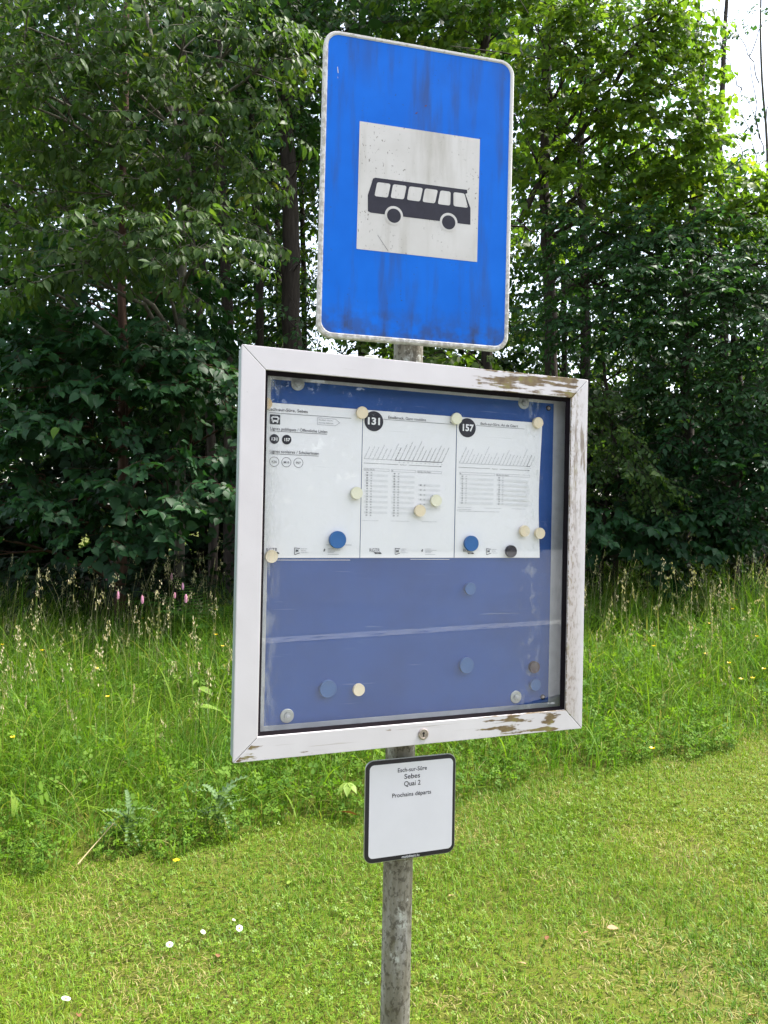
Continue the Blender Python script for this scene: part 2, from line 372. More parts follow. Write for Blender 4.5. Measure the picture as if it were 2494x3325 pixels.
def text(mb, s, size, x, z, y, mat, align='LEFT', bold=0., rot=0., sx=1., fit=None):
    cu = bpy.data.curves.new('lettering', 'FONT'); cu.body = s; cu.size = size; cu.align_x = align; cu.offset = bold * size
    cu.resolution_u = 3
    o = bpy.data.objects.new('lettering', cu); COL.objects.link(o)
    dg = bpy.context.evaluated_depsgraph_get(); me = bpy.data.meshes.new_from_object(o.evaluated_get(dg))
    if fit and len(me.vertices):
        xv = [v.co.x for v in me.vertices]; sx = fit / (max(xv) - min(xv))
    c, sn = math.cos(rot), math.sin(rot)
    vs = [(x + c * v.co.x * sx - sn * v.co.y, y, z + sn * v.co.x * sx + c * v.co.y) for v in me.vertices]
    mb.add(vs, [list(p.vertices) for p in me.polygons], mat)
    bpy.data.objects.remove(o); bpy.data.curves.remove(cu); bpy.data.meshes.remove(me)

def tube(pts, rad, sides=6):
    P = np.asarray(pts, float); n = len(P); rad = np.broadcast_to(rad, n)
    t = np.gradient(P, axis=0); t /= np.linalg.norm(t, axis=1)[:, None] + 1e-9
    ref = np.where(np.abs(t[:, 2:3]) > .8, np.array([[1., 0, 0]]), np.array([[0, 0, 1.]]))
    a = np.cross(t, ref); a /= np.linalg.norm(a, axis=1)[:, None] + 1e-9
    b = np.cross(t, a); ang = np.arange(sides) * 2 * np.pi / sides
    V = P[:, None] + rad[:, None, None] * (np.cos(ang)[None, :, None] * a[:, None] + np.sin(ang)[None, :, None] * b[:, None])
    V = V.reshape(-1, 3); T = []
    i = np.arange(n - 1)[:, None] * sides; j = np.arange(sides)[None]; j2 = (j + 1) % sides
    q = np.stack([i + j, i + j2, i + sides + j2, i + sides + j], -1).reshape(-1, 4)
    return V, np.concatenate([q[:, [0, 1, 2]], q[:, [0, 2, 3]]])
def cat(parts):
    V = []; T = []; k = 0
    for v, t in parts: V.append(v); T.append(np.asarray(t) + k); k += len(v)
    return np.concatenate(V), np.concatenate(T)
def bez(p0, p1, p2, n=8):
    t = np.linspace(0, 1, n)[:, None]; p0, p1, p2 = map(np.asarray, (p0, p1, p2))
    return p0 * (1 - t) ** 2 + 2 * p1 * t * (1 - t) + p2 * t * t

# ------------------------------------------------------------------ world & sun
SUN_EL, SUN_AZ = 62, 74          # azimuth from +Y towards +X
w = bpy.data.worlds.new('World'); scene.world = w; w.use_nodes = True
nt = w.node_tree; bg = nt.nodes['Background']; sky = nt.nodes.new('ShaderNodeTexSky'); sky.sky_type = 'NISHITA'
sky.sun_disc = False; sky.sun_elevation = R(SUN_EL); sky.sun_rotation = R(SUN_AZ); sky.dust_density = 2.5; sky.air_density = 1.2; sky.ozone_density = 1.0
hs = nt.nodes.new('ShaderNodeHueSaturation'); hs.inputs['Saturation'].default_value = .55; hs.inputs['Value'].default_value = 1.0   # milky summer haze
nt.links.new(sky.outputs[0], hs.inputs['Color']); nt.links.new(hs.outputs[0], bg.inputs[0]); bg.inputs[1].default_value = .15
sl = bpy.data.lights.new('sun', 'SUN'); sl.energy = 3.1; sl.angle = R(7); sl.color = (1, .95, .87)
so = bpy.data.objects.new('sun', sl); COL.objects.link(so)
sd = Vector((math.cos(R(SUN_EL)) * math.sin(R(SUN_AZ)), math.cos(R(SUN_EL)) * math.cos(R(SUN_AZ)), math.sin(R(SUN_EL))))
so.rotation_euler = sd.to_track_quat('Z', 'Y').to_euler(); so.location = sd * 60
scene.view_settings.view_transform = 'Standard'; scene.view_settings.look = 'None'; scene.view_settings.gamma = 1
scene.view_settings.exposure = 1.9
scene.cycles.max_bounces = 10; scene.cycles.transparent_max_bounces = 12; scene.cycles.transmission_bounces = 6
scene.cycles.sample_clamp_indirect = 8; scene.cycles.use_denoising = True

# ------------------------------------------------------------------ ground, road
def sheet(name, xs, ys, zf, mat, mask=None):
    X, Y = np.meshgrid(xs, ys); Z = zf(X, Y); V = np.stack([X, Y, Z], -1).reshape(-1, 3); nx = len(xs)
    i = (np.arange(len(ys) - 1)[:, None] * nx + np.arange(nx - 1)[None]).ravel()
    Q = np.stack([i, i + 1, i + nx + 1, i + nx], 1)
    o = link(name, mesh_np(name, V, Q, [mat], smooth=True)); tag(o, kind='structure'); return o
xs = np.concatenate([np.linspace(-90, -15, 16)[:-1], np.linspace(-15, 15, 91), np.linspace(15, 90, 16)[1:]])
ys = np.concatenate([np.linspace(-90, -2, 20)[:-1], np.linspace(-2, 18, 81), np.linspace(18, 120, 20)[1:]])
sheet('ground', xs, ys, lambda X, Y: gz(X, Y) + .012 * np.sin(X * 2.1 + Y) * np.cos(Y * 1.7) * np.clip((Y - .5) / 2, 0, 1), M['soil'])
sheet('forest_floor', np.linspace(-16, 16, 65), np.linspace(8.2, 18, 24), lambda X, Y: gz(X, Y) + .05, M['litter'])
sheet('road', np.linspace(-60, 60, 13), np.linspace(-21, -1.2, 5), lambda X, Y: 0 * X + .018, M['asphalt'])
mb = MB(); d0 = Vector((4.44, -5.09)); d1 = Vector((8.94, -3.94)); dv = (d1 - d0).normalized(); nv = Vector((-dv.y, dv.x)) * .20
a, b = d0 - dv * 30, d0 + dv * 8.5
mb.add([(a.x - nv.x, a.y - nv.y, .024), (b.x - nv.x, b.y - nv.y, .024), (b.x + nv.x, b.y + nv.y, .024), (a.x + nv.x, a.y + nv.y, .024)], [(0, 1, 2, 3)], M['road_paint'])
tag(mb.build('road_marking'), kind='structure')

# ------------------------------------------------------------------ pole
PX, PY = .0445, 1.622
pole = thing('sign_pole', 'weathered round grey steel pole carrying the bus stop sign', 'pole', (PX, PY, float(gz(PX, PY))))
zt = 2.5 - float(gz(PX, PY))
V, T = tube([(0, 0, z) for z in np.linspace(-.3, zt, 14)], .031, 40)
link('pole_tube', mesh_np('pole_tube', V, T, [M['pole']], smooth=True), pole)
V, T = tube([(0, 0, zt), (0, 0, zt + .006), (0, 0, zt + .012)], [.033, .033, .026], 40)
Vc = np.concatenate([V, [[0, 0, zt + .013]]]); k = len(Vc) - 1
T = np.concatenate([T, [[80 + i, 80 + (i + 1) % 40, k] for i in range(40)]])
link('pole_cap', mesh_np('pole_cap', Vc, T, [M['rubber']], smooth=True), pole)

# ------------------------------------------------------------------ bus sign
SP = np.array([-.1346, 1.4893, .9497]) * 1.025; SP[2] += ZC
sign = thing('bus_stop_sign', 'large upright blue metal sign with black bus on white square', 'road sign', SP, .2407)
sign.rotation_euler = (0, .0044, .2407)
SW, SH = .4075, .615
mb = MB(); po = rrect(0, -SH, SW, 0, .030); pi = rrect(.0085, -SH + .0095, SW - .0085, -.0075, .023)
n = len(po)
mb.prism(rrect(.0045, -SH + .0050, SW - .0045, -.0040, .026), .0016, .0042, M['sign_blue'])
mb.build('sign_face', sign)
mb = MB()   # folded rim: front lip rounded over to the side and back
prof = [(0.0, .0015), (.25, -.0008), (.75, -.0008), (1.0, .0018)]
loops = []
for t, y in prof: loops.append([(pi[i][0] * (1 - t) + po[i][0] * t, y, pi[i][1] * (1 - t) + po[i][1] * t) for i in range(n)])
loops.append([(p[0], .016, p[1]) for p in po]); loops.append([(p[0], .016, p[1]) for p in pi])
loops.insert(0, [(p[0], .0030, p[1]) for p in pi])
vs = [p for L in loops for p in L]
fs = [[k * n + i, k * n + (i + 1) % n, (k + 1) * n + (i + 1) % n, (k + 1) * n + i] for k in range(len(loops) - 1) for i in range(n)]
mb.add(vs, fs, M['rim']); mb.build('sign_rim', sign)
mb = MB(); mb.flat([(.0762, -.1746), (.334, -.1746), (.334, -.433), (.0762, -.433)], .0011, M['sign_white'])
sq = mb.build('white_square', sign)
mb = MB()
body = [(.0975, -.3545), (.0965, -.322), (.1030, -.300), (.1050, -.292), (.1065, -.2872), (.1110, -.2846), (.3080, -.2846), (.3088, -.2915), (.3045, -.2935), (.3165, -.322), (.3172, -.3568), (.104, -.3568)]
mb.flat(body, .0008, M['ink'])
for wnd in ([(115.4, 293.2), (143.6, 293.2), (138.3, 322.2), (110.3, 322.2)], [(148.7, 293.2), (177.4, 293.2), (172, 321.6), (144, 321.6)], [(182.7, 293.2), (212, 293.2), (206.5, 321.6), (178.5, 321.6)],
            [(216.4, 293.2), (244.3, 293.2), (238.6, 321.6), (211.7, 321.6)], [(249.7, 293.2), (272.1, 293.2), (271.8, 322.2), (244.7, 322.2)], [(278.2, 293.2), (302.5, 293.2), (310.8, 322.2), (279, 322.2)]):
    mb.flat(roundpoly([(p[0] / 1000, -p[1] / 1000) for p in wnd], .0045), .0005, M['sign_white'])
for cx in (.152, .2693):
    mb.flat(circ(cx, -.357, .0192), .00045, M['sign_white']); mb.flat(circ(cx, -.3575, .0146), .0002, M['ink'])
mb.flat([(.1184, -.4005), (.1192, -.4003), (.1421, -.4303), (.1413, -.4306)], .0008, M['ink_soft'])
mb.build('bus_pictogram', sq)
mb = MB(); mb.flat([(.0275, -.072), (.0287, -.072), (.0305, -.084), (.0292, -.085)], .0012, M['sign_white']); mb.build('scratch', sign); mb = MB(); mb.flat([(.0285, -.092), (.0292, -.0922), (.030, -.0955), (.0292, -.0952)], .0012, M['sign_white']); mb.build('scratch', sign)
for px_, pz_ in ((.2115, -.125), (.192, -.143)): mb = MB(); mb.flat([(px_, pz_), (px_ + .004, pz_ + .002), (px_ + .005, pz_ + .005), (px_ + .001, pz_ + .003)], .0012, M['dead_leaf']); mb.build('chip', sign)
for z in (-.12, -.5):
    mb = MB(); mb.box((.09, .0165, z - .018), (.30, .021, z + .018), M['alu']); mb.build('bracket', sign)

# ------------------------------------------------------------------ display case
CP = np.array([-.2674, 1.4132, .3139 + ZC]); CYAW = .3808
case = thing('display_case', 'square white framed glass display case with blue back panel below the bus sign', 'notice board', CP, CYAW)
CW, CH, A0, A1, B0, B1 = .7684, .770, .0451, .725, .0429, .726
g = .00035
mb = MB()
FD = .007
def railpoly(k):
    o = [(0, 0), (CW, 0), (CW, -CH), (0, -CH)]; i = [(A0, -B0), (A1, -B0), (A1, -B1), (A0, -B1)]
    return [o[k], o[(k + 1) % 4], i[(k + 1) % 4], i[k]]
for k, nm in enumerate(('top', 'right', 'bottom', 'left')):
    p = railpoly(k); c = Vector((sum(q[0] for q in p) / 4, sum(q[1] for q in p) / 4)); axis = Vector((1, 0)) if k % 2 == 0 else Vector((0, 1))
    q = []
    for v in p:
        v = Vector(v); s_ = (v - c).dot(axis); q.append(v - axis * (g * 1.5 if s_ > 0 else -g * 1.5))
    mb.prism([(v.x, v.y) for v in q], 0, FD, M['rail_' + nm])
mb.build('door_frame', case, bevel=.0011)
mb = MB()
mb.box((.0005, FD + .0004, -CH + .0005), (CW - .0005, FD + .003, -B1 - .002), M['rubber']); mb.box((.0005, FD + .0004, -B0 + .002), (CW - .0005, FD + .003, -.0005), M['rubber'])
mb.box((.0005, FD + .0004, -B1 - .002), (A0 - .002, FD + .003, -B0 + .002), M['rubber']); mb.box((A1 + .002, FD + .0004, -B1 - .002), (CW - .0005, FD + .003, -B0 + .002), M['rubber'])
# sloping gasket round the opening
oo = [(A0 + .0003, -B0 - .0003), (A1 - .0003, -B0 - .0003), (A1 - .0003, -B1 + .0003), (A0 + .0003, -B1 + .0003)]
ii = [(A0 + .006, -B0 - .009), (A1 - .009, -B0 - .009), (A1 - .009, -B1 + .007), (A0 + .006, -B1 + .007)]
for k in range(4):
    a, b, c, d = oo[k], oo[(k + 1) % 4], ii[(k + 1) % 4], ii[k]
    mb.add([(a[0], .004, a[1]), (b[0], .004, b[1]), (c[0], .0085, c[1]), (d[0], .0085, d[1]), (a[0], .0094, a[1]), (b[0], .0094, b[1]), (c[0], .0094, c[1]), (d[0], .0094, d[1])],
           [(0, 3, 2, 1), (4, 5, 6, 7), (3, 7, 6, 2), (0, 1, 5, 4)], M['rubber'])
mb.build('rubber_seal', case)
mb = MB(); D0, D1_ = FD + .0032, .044
for a, b in (((.003, D0, -CH + .003), (.018, D1_, -.003)), ((CW - .018, D0, -CH + .003), (CW - .003, D1_, -.003)), ((.0182, D0, -.018), (CW - .0182, D1_, -.003)), ((.0182, D0, -CH + .003), (CW - .0182, D1_, -CH + .018)), ((.0182, .0395, -CH + .0182), (CW - .0182, D1_ - .0005, -.0182))):
    mb.box(a, b, M['casing'])
mb.build('casing', case, bevel=.0006)
mb = MB(); LX0, LX1, LZ0, LZ1 = .0645, .7045, .0530, .7170
for a, b in (((.0184, .0365, -CH + .0184), (LX0, .0393, -.0184)), ((LX1, .0365, -CH + .0184), (CW - .0184, .0393, -.0184)), ((LX0 + .0002, .0365, -CH + .0184), (LX1 - .0002, .0393, -LZ1)), ((LX0 + .0002, .0365, -LZ0), (LX1 - .0002, .0393, -.0184))):
    mb.box(a, b, M['inner_metal'])
mb.build('inner_lining', case, bevel=.0005)
mb = MB(); mb.box((LX0 + .0002, .0370, -LZ1 + .0002), (LX1 - .0002, .0393, -LZ0 - .0002), M['panel']); mb.build('back_panel', case)
mb = MB(); mb.box((A0 + .0005, .0096, -B1 + .0005), (A1 - .0005, .0122, -B0 - .0005), M['glass']); pane = mb.build('glass_pane', case)
mb = MB(); text(mb, 'FL - ESG', .0052, .684, -.7128, .0093, M['row_grey'], bold=.02); mb.build('glass_marking', pane)
def lathe(prof, n=36):
    """prof: (radius, depth) towards the viewer along -y"""
    V = [(r * math.cos(2 * math.pi * i / n), d, r * math.sin(2 * math.pi * i / n)) for r, d in prof for i in range(n)]
    F = [[k * n + i, (k + 1) * n + i, (k + 1) * n + (i + 1) % n, k * n + (i + 1) % n] for k in range(len(prof) - 1) for i in range(n)]
    F.append([(len(prof) - 1) * n + i for i in range(n)][::-1]); return V, F
def shift(V, x, y, z): return [(v[0] + x, v[1] + y, v[2] + z) for v in V]
# lock
mb = MB(); V, F = lathe([(.0112, -.0001), (.0112, -.0022), (.0098, -.0030), (.0080, -.0030), (.0076, -.0022)]); mb.add(shift(V, .3829, 0, -.7488), F, M['lock_metal']); lk = mb.build('lock', case)
mb = MB(); mb.prism(circ(.3829, -.7474, .0026, 14), -.0026, -.0023, M['dark_slot']); mb.prism([(.3819, -.7484), (.3841, -.7484), (.3845, -.7540), (.3817, -.7540)], -.00262, -.0023, M['dark_slot']); mb.build('keyhole', lk)
# bolts through the blue panel
for bx, bz in ((.1167, .0575), (.6263, .0573), (.1095, .7004), (.6206, .6986)):
    mb = MB(); V, F = lathe([(.0135, .0369), (.0135, .0352), (.0128, .0346), (.0084, .0346), (.0080, .0352)]); mb.add(shift(V, bx, 0, -bz), F, M['washer'])
    hx = [(bx + .0066 * math.cos(R(60 * i + bx * 900)), -bz + .0066 * math.sin(R(60 * i + bx * 900))) for i in range(6)]
    mb.prism(hx, .0305, .0352, M['washer']); V, F = lathe([(.0038, .0305), (.0036, .0292), (.0028, .0288)], 16); mb.add(shift(V, bx, 0, -bz), F, M['alu'])
    mb.build('bolt', case)
for bx, bz in ((.6893, .7033), (.690, .064)):
    mb = MB(); mb.prism(circ(bx, -bz, .0058, 20), .0352, .0368, M['dark_slot']); V, F = lathe([(.0036, .0352), (.0030, .0330), (.0016, .0325)], 16); mb.add(shift(V, bx, 0, -bz), F, M['lock_metal'])
    mb.build('rivet', case)
for z in (-.60, -.20): mb = MB(); mb.box((.27, .0446, z), (.42, .056, z + .04), M['alu']); mb.build('mounting_bracket', case)

# everything pinned inside shares the case's frame of reference
Mc = Matrix.Translation(Vector(CP)) @ Matrix.Rotation(CYAW, 4, 'Z')
def incase(o, x=0, y=0, z=0): o.matrix_world = Mc @ Matrix.Translation((x, y, z)); return o
# small cap on the upper edge of the case
mb = MB(); n_ = 30; prof = [(.012, 0), (.012, .006), (.0145, .0075), (.0145, .0105), (.013, .012)]
vs = [(r * math.cos(2 * math.pi * i / n_), r * math.sin(2 * math.pi * i / n_), z) for r, z in prof for i in range(n_)]
fs = [[k * n_ + i, k * n_ + (i + 1) % n_, (k + 1) * n_ + (i + 1) % n_, (k + 1) * n_ + i] for k in range(len(prof) - 1) for i in range(n_)] + [[(len(prof) - 1) * n_ + i for i in range(n_)]]
mb.add(vs, fs, M['cream_pale']); o = mb.build('vent_cap'); incase(o, .2660, .032, -.0030)
tag(o, 'small pale flanged cap standing on top edge of display case', 'cap')

# ------------------------------------------------------------------ printed sheets
YP = .0350     # paper front
INK, SOFT, GREY, ROW, WH = M['ink'], M['ink_soft'], M['ink_grey'], M['row_grey'], M['paper_white']
def sheet_thing(x0, label, curl=0.):
    t = thing('timetable_sheet', label, 'timetable', group='paper sheets inside the display case'); incase(t)
    nx, nz = 10, 14; vs = []; fs = []
    for j in range(nz + 1):
        for i in range(nx + 1):
            u, v_ = i / nx, j / nz; 
            # the free right edge of the last sheet waves slightly
            dx = -.0035 * math.sin(v_ * math.pi) * curl * u * u
            y = YP - (.0016 * math.sin(v_ * math.pi * 2 + 1) * u ** 4 * curl if curl else 0)
            vs.append((x0 + .2094 * u + dx, y, -(.0985 + .297 * v_)))
    for j in range(nz):
        for i in range(nx): k = j * (nx + 1) + i; fs.append((k, k + nx + 1, k + nx + 2, k + 1))
    mb = MB(); mb.add(vs, fs, M['paper']); mb.build('paper', t)
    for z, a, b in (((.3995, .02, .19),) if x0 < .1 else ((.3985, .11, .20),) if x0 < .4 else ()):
        mb = MB(); mb.flat([(x0 + a, -z - .0006), (x0 + b, -z - .0009), (x0 + b, -z + .0002), (x0 + a, -z + .0005)], YP + .0008, M['sleeve_glare']); mb.build('sleeve_edge_glare', t)  # painted glare strip at the lower edge of the sleeve
    return t
def hline(mb, x0, x1, z, w_, mat, y=YP - .0006): mb.flat([(x0, -z - w_ / 2), (x1, -z - w_ / 2), (x1, -z + w_ / 2), (x0, -z + w_ / 2)], y, mat)
def frame_(mb, x0, z0, x1, z1, w_, mat):
    hline(mb, x0, x1, z0, w_, mat); hline(mb, x0, x1, z1, w_, mat)
    for x in (x0, x1): mb.flat([(x - w_ / 2, -z1), (x + w_ / 2, -z1), (x + w_ / 2, -z0), (x - w_ / 2, -z0)], YP - .0006, mat)
Y1, Y2, Y3 = YP - .0006, YP - .0009, YP - .0012
def foot(t, x, lines=True, lion=True):
    mb = MB()
    text(mb, 'RGTR', .0098, x, -.3832, Y1, SOFT, sx=.92)
    mb.flat([(x + .010, -.3842), (x + .0245, -.3842), (x + .0275, -.3876), (x + .0130, -.3876)], Y1, INK); text(mb, 'BUS', .0026, x + .0155, -.3868, Y2, WH)
    mb.build('operator_logo', t)
    mx = x + .0665; mb = MB()
    pts = [(mx - .0105, -.3755), (mx + .001, -.3765), (mx + .001, -.3778), (mx - .0093, -.3768), (mx - .0093, -.3885), (mx + .001, -.3850), (mx + .001, -.3864), (mx - .0085, -.3896), (mx - .0105, -.3886)]
    mb.flat(pts[0:4], Y1, SOFT); mb.flat([pts[0], pts[3], pts[4], pts[8]], Y1, SOFT); mb.flat([pts[8], pts[4], pts[5], pts[6], pts[7]], Y1, SOFT)
    text(mb, 'M', .0078, mx - .0078, -.3842, Y2, SOFT, bold=.01)
    for i, s_ in enumerate(('MOBILITÉIT', 'ZENTRAL', 'MOBILITEIT.LU')): text(mb, s_, .0024, mx + .003, -.3786 - i * .0037, Y1, GREY)
    mb.build('transport_logo', t)
    if lion:
        lx = x + .1145; mb = MB()   # small rampant lion with lines of print beside it
        lp = [(0, 0), (1.2, .9), (.8, 1.9), (0, 2.4), (.5, 2.9), (1.5, 2.6), (1.9, 3.5), (1.3, 4.2), (1.9, 4.9), (2.9, 4.7), (3.3, 3.9), (4.4, 4.3), (4.3, 3.7), (3.3, 3.2), (3.2, 2.6), (4.3, 2.5), (4.1, 2.0), (3.0, 1.9), (2.9, 1.2), (4.1, .3), (3.2, .2), (2.2, .9), (1.4, .1)]
        mb.flat([(lx + p[0] * .0011, -.3832 + p[1] * .0012) for p in lp], Y1, SOFT)
        for i, (dx, L) in enumerate(((.0095, .013), (.0095, .026), (.0095, .015), (.0095, .013), (.0095, .023))): hline(mb, lx + dx, lx + dx + L, .3772 + i * .0026 + (.001 if i == 4 else 0), .0006, GREY)
        mb.build('ministry_logo', t)
# --- overview sheet
t1 = sheet_thing(.0418, 'leftmost paper sheet with a small bus icon and five line numbers in circles'); foot(t1, .0603)
mb = MB()
text(mb, 'Esch-sur-Sûre, Sebes', .0088, .0590, -.1136, Y1, INK, bold=.006, fit=.078); hline(mb, .0615, .2275, .1178, .0008, SOFT)
text(mb, 'Lignes publiques / Öffentliche Linien', .0080, .0637, -.1502, Y1, INK, bold=.004, fit=.114); hline(mb, .0637, .1778, .1525, .0008, SOFT)
text(mb, 'Lignes scolaires / Schülerlinien', .0080, .0637, -.1938, Y1, INK, bold=.004, fit=.0978); hline(mb, .0637, .1620, .1962, .0008, SOFT)
for a, b in (((.1571, .1212), (.1945, .1215)), ((.1945, .1215), (.2037, .1283)), ((.2037, .1283), (.1945, .1348)), ((.1945, .1348), (.1577, .1345)), ((.1577, .1345), (.1571, .1212))):
    p, q = Vector((a[0], -a[1])), Vector((b[0], -b[1])); nn = (q - p).normalized(); nn = Vector((-nn.y, nn.x)) * .0003
    mb.flat([tuple(p - nn), tuple(q - nn), tuple(q + nn), tuple(p + nn)], Y1, GREY)
text(mb, 'Prochains départs', .0040, .1600, -.1262, Y1, GREY); text(mb, 'Nächste Abfahrten', .0040, .1600, -.1318, Y1, GREY)
hline(mb, .1810, .2336, .3699, .0008, GREY)
mb.build('lettering', t1)
mb = MB(); mb.flat(rrect(.0628, -.1396, .0834, -.1208, .0016, 4), Y1, INK)
mb.flat(roundpoly([(.0667, -.1345), (.0667, -.1262), (.0682, -.1238), (.0780, -.1238), (.0795, -.1262), (.0795, -.1345)], .001), Y2, WH)
mb.flat([(.0650, -.1265), (.0663, -.1255), (.0663, -.1295), (.0650, -.1295)], Y2, WH); mb.flat([(.0812, -.1265), (.0799, -.1255), (.0799, -.1295), (.0812, -.1295)], Y2, WH)
mb.flat([(.0683, -.1270), (.0779, -.1270), (.0779, -.1312), (.0683, -.1312)], Y3, INK); hline(mb, .0700, .0762, .1252, .0006, INK, Y3)
for x in (.0685, .0765): mb.flat([(x, -.1370), (x + .0022, -.1370), (x + .0022, -.1344), (x, -.1344)], Y2, WH)
for x in (.0678, .0764): mb.flat([(x, -.1333), (x + .002, -.1333), (x + .002, -.1322), (x, -.1322)], Y3, INK)
mb.build('bus_icon', t1)
for x, s_ in ((.0727, '131'), (.0968, '157')):
    mb = MB(); mb.flat(circ(x, -.1676, .0094), Y1, INK); text(mb, s_, .0080, x, -.1703, Y2, WH, 'CENTER', bold=.03, fit=.0112); mb.build('route_badge', t1)
for x, s_ in ((.0732, 'K36'), (.0971, 'M18'), (.1210, 'P07')):
    mb = MB(); mb.ring(circ(x, -.2111, .0095), circ(x, -.2111, .0087), Y1, SOFT); text(mb, s_, .0062, x, -.2133, Y2, SOFT, 'CENTER', bold=.004); mb.build('route_badge', t1)
# --- timetable sheets
def badge(t, x, z, s_):
    mb = MB(); mb.flat(circ(x, -z, .0203, 56), Y1, INK); text(mb, s_, .0195, x, -z - .0066, Y2, WH, 'CENTER', bold=.035, fit=.0262); mb.build('route_badge', t)
def stops(mb, names, x0, x1, z, first, xs_):
    st = (x1 - x0) / (len(names) - 1)
    for i, s_ in enumerate(names):
        m = INK if i == first else (SOFT if i > first else GREY)
        text(mb, s_, .0032, x0 + st * i + .0022, -z + .0016, Y1, m, rot=R(64), bold=.02 if i == first else 0.)
        mb.flat([(x0 + st * i - .0002, -z), (x0 + st * i + .0004, -z), (x0 + st * i + .0012, -z + .0022), (x0 + st * i + .0007, -z + .0022)], Y1, m)
    hline(mb, x0, x0 + st * first, z, .0006, GREY); hline(mb, x0 + st * first, x1, z, .0011, INK)
    for i, s_ in xs_: text(mb, s_, .0030, x0 + st * i, -z - .0050, Y1, GREY, 'CENTER')
def arrow(mb, x0, x1, z):
    hline(mb, x0, (x0 + x1) / 2 - .012, z, .0006, SOFT); hline(mb, (x0 + x1) / 2 + .012, x1, z, .0006, SOFT); text(mb, 'Reisedauer', .0032, (x0 + x1) / 2, -z - .001, Y1, SOFT, 'CENTER')
    mb.flat([(x1, -z), (x1 - .003, -z - .0013), (x1 - .003, -z + .0013)], Y1, SOFT)
def column(mb, x0, x1, head, rows, mins, z0=.2157, dz=.00535, gaps=None):
    frame_(mb, x0, z0, x1, z0 + .0044, .0004, GREY); text(mb, head, .0039, x0 + .0012, -z0 - .0037, Y1, SOFT)
    for i, h in enumerate(rows):
        z = z0 + .0065 + (gaps[i] if gaps else i) * dz
        if i % 2 == 1 or gaps: mb.flat([(x0 + .002, -z - .0042), (x1 - .002, -z - .0042), (x1 - .002, -z + .0006), (x0 + .002, -z + .0006)], YP - .0004, ROW)
        text(mb, '%02d' % h, .0040, x0 + .0055, -z - .0033, Y1, INK, bold=.012); text(mb, mins, .0038, x0 + .0145, -z - .0033, Y1, SOFT)
t2 = sheet_thing(.2526, 'middle paper sheet headed by a big black 131 disc'); foot(t2, .2715)
badge(t2, .2759, .1203, '131')
mb = MB(); text(mb, 'Ettelbruck, Gare routière', .0082, .3066, -.1128, Y1, INK, bold=.004, fit=.0842); hline(mb, .2963, .4560, .1152, .0007, SOFT); text(mb, '.', .0076, .2985, -.1128, Y1, SOFT)
mb.flat([(.4470, -.1100), (.4510, -.1125), (.4500, -.1135), (.4465, -.1112)], Y1, SOFT)
stops(mb, ['Arsdorf, Am Duerf', 'Arsdorf, Op der Lay', 'Arsdorf, Am Gronn', 'Neunhausen, An der Hl', 'Bonnal, Um Bierg', 'Insenborn, Duerf', 'Lultzhausen, An der Driicht', 'Esch-sur-Sûre, Sebes', 'Esch-sur-Sûre, An de Gäert', 'Heiderscheidergrund, Beim Bou', 'Heiderscheid, Hennesbau', 'Heiderscheid, Zone Commerciale', 'Heiderscheid, Fuussekaul', 'Niederfeulen, Beim', 'Niederfeulen, Beim Lay', 'Niederfeulen, Faubourg', 'Ettelbruck, Place de Marché', 'Ettelbruck, Lycée Pierre', 'Ettelbruck, Gare routière'],
      .2562, .4297, .1966, 7, [(i, s_) for i, s_ in zip(range(8, 19), '02 06 10 11 12 16 18 19 21 22 26'.split())])
arrow(mb, .2560, .4291, .2054); mb.build('lettering', t2)
mb = MB(); column(mb, .2564, .3113, 'Lu-Ve / Mo-Fr', range(4, 21), '43'); column(mb, .3157, .3700, 'Sa', range(4, 21), '43'); column(mb, .3746, .4294, 'Di, fér. / So, Feiert.', (8, 10, 12, 14, 16, 18), '43', gaps=(4, 5.85, 7.7, 9.55, 11.4, 13.2))
for x in (.2557, .3173, .3857): text(mb, {.2557: 'Valable à partir du 15 décembre 2024', .3173: 'Fahrplan ohne Gewähr / horaire sous réserve', .3857: 'Tous les jours fériés légaux 31.12.2025'}[x], .0022, x, -.3213, Y1, GREY)
mb.build('time_table', t2)
t3 = sheet_thing(.4637, 'right paper sheet headed by a big black 157 disc', 1.); foot(t3, .4830, lion=False)
badge(t3, .4879, .1203, '157')
mb = MB(); text(mb, 'Esch-sur-Sûre, An de Gäert', .0082, .5192, -.1120, Y1, INK, bold=.004, fit=.0922); hline(mb, .5088, .6680, .1143, .0007, SOFT); text(mb, '.', .0076, .5110, -.1120, Y1, SOFT)
stops(mb, ['Esch-sur-Sûre, An de Gäert', 'Eschdorf, An der Haid', 'Eschdorf, Kiirch zentrum', 'Eschdorf, Kräiz', 'Merscheid, Tuerm', 'Heispelt, Zenter', 'Rindschleiden, Zentrum Kierch', 'Grevels, Zentrum', 'Grevels, Eck', 'Brattert, Beim Lavoir', 'Wahl, Kierch', 'Rambrouch, Bilsdorf', 'Arsdorf, Bilsdorf & Plateau', 'Arsdorf, Misärshaff', 'Bilsdorf, Um Bierg', 'Bonnal, Um Bierg', 'Insenborn, Duerf', 'Lultzhausen, Auberge de jeunesse', 'Lultzhausen, Duerf', 'Esch-sur-Sûre, Sebes', 'Esch-sur-Sûre, An de Gäert'],
      .4699, .6443, .1957, 19, [(20, '02')])
arrow(mb, .4694, .6437, .2046); mb.build('lettering', t3)
mb = MB(); column(mb, .4711, .5563, 'Sa', range(9, 21), '17', .2150, .0051); column(mb, .5601, .6440, 'Di, fér. / So, Feiert.', range(9, 21), '17', .2150, .0051)
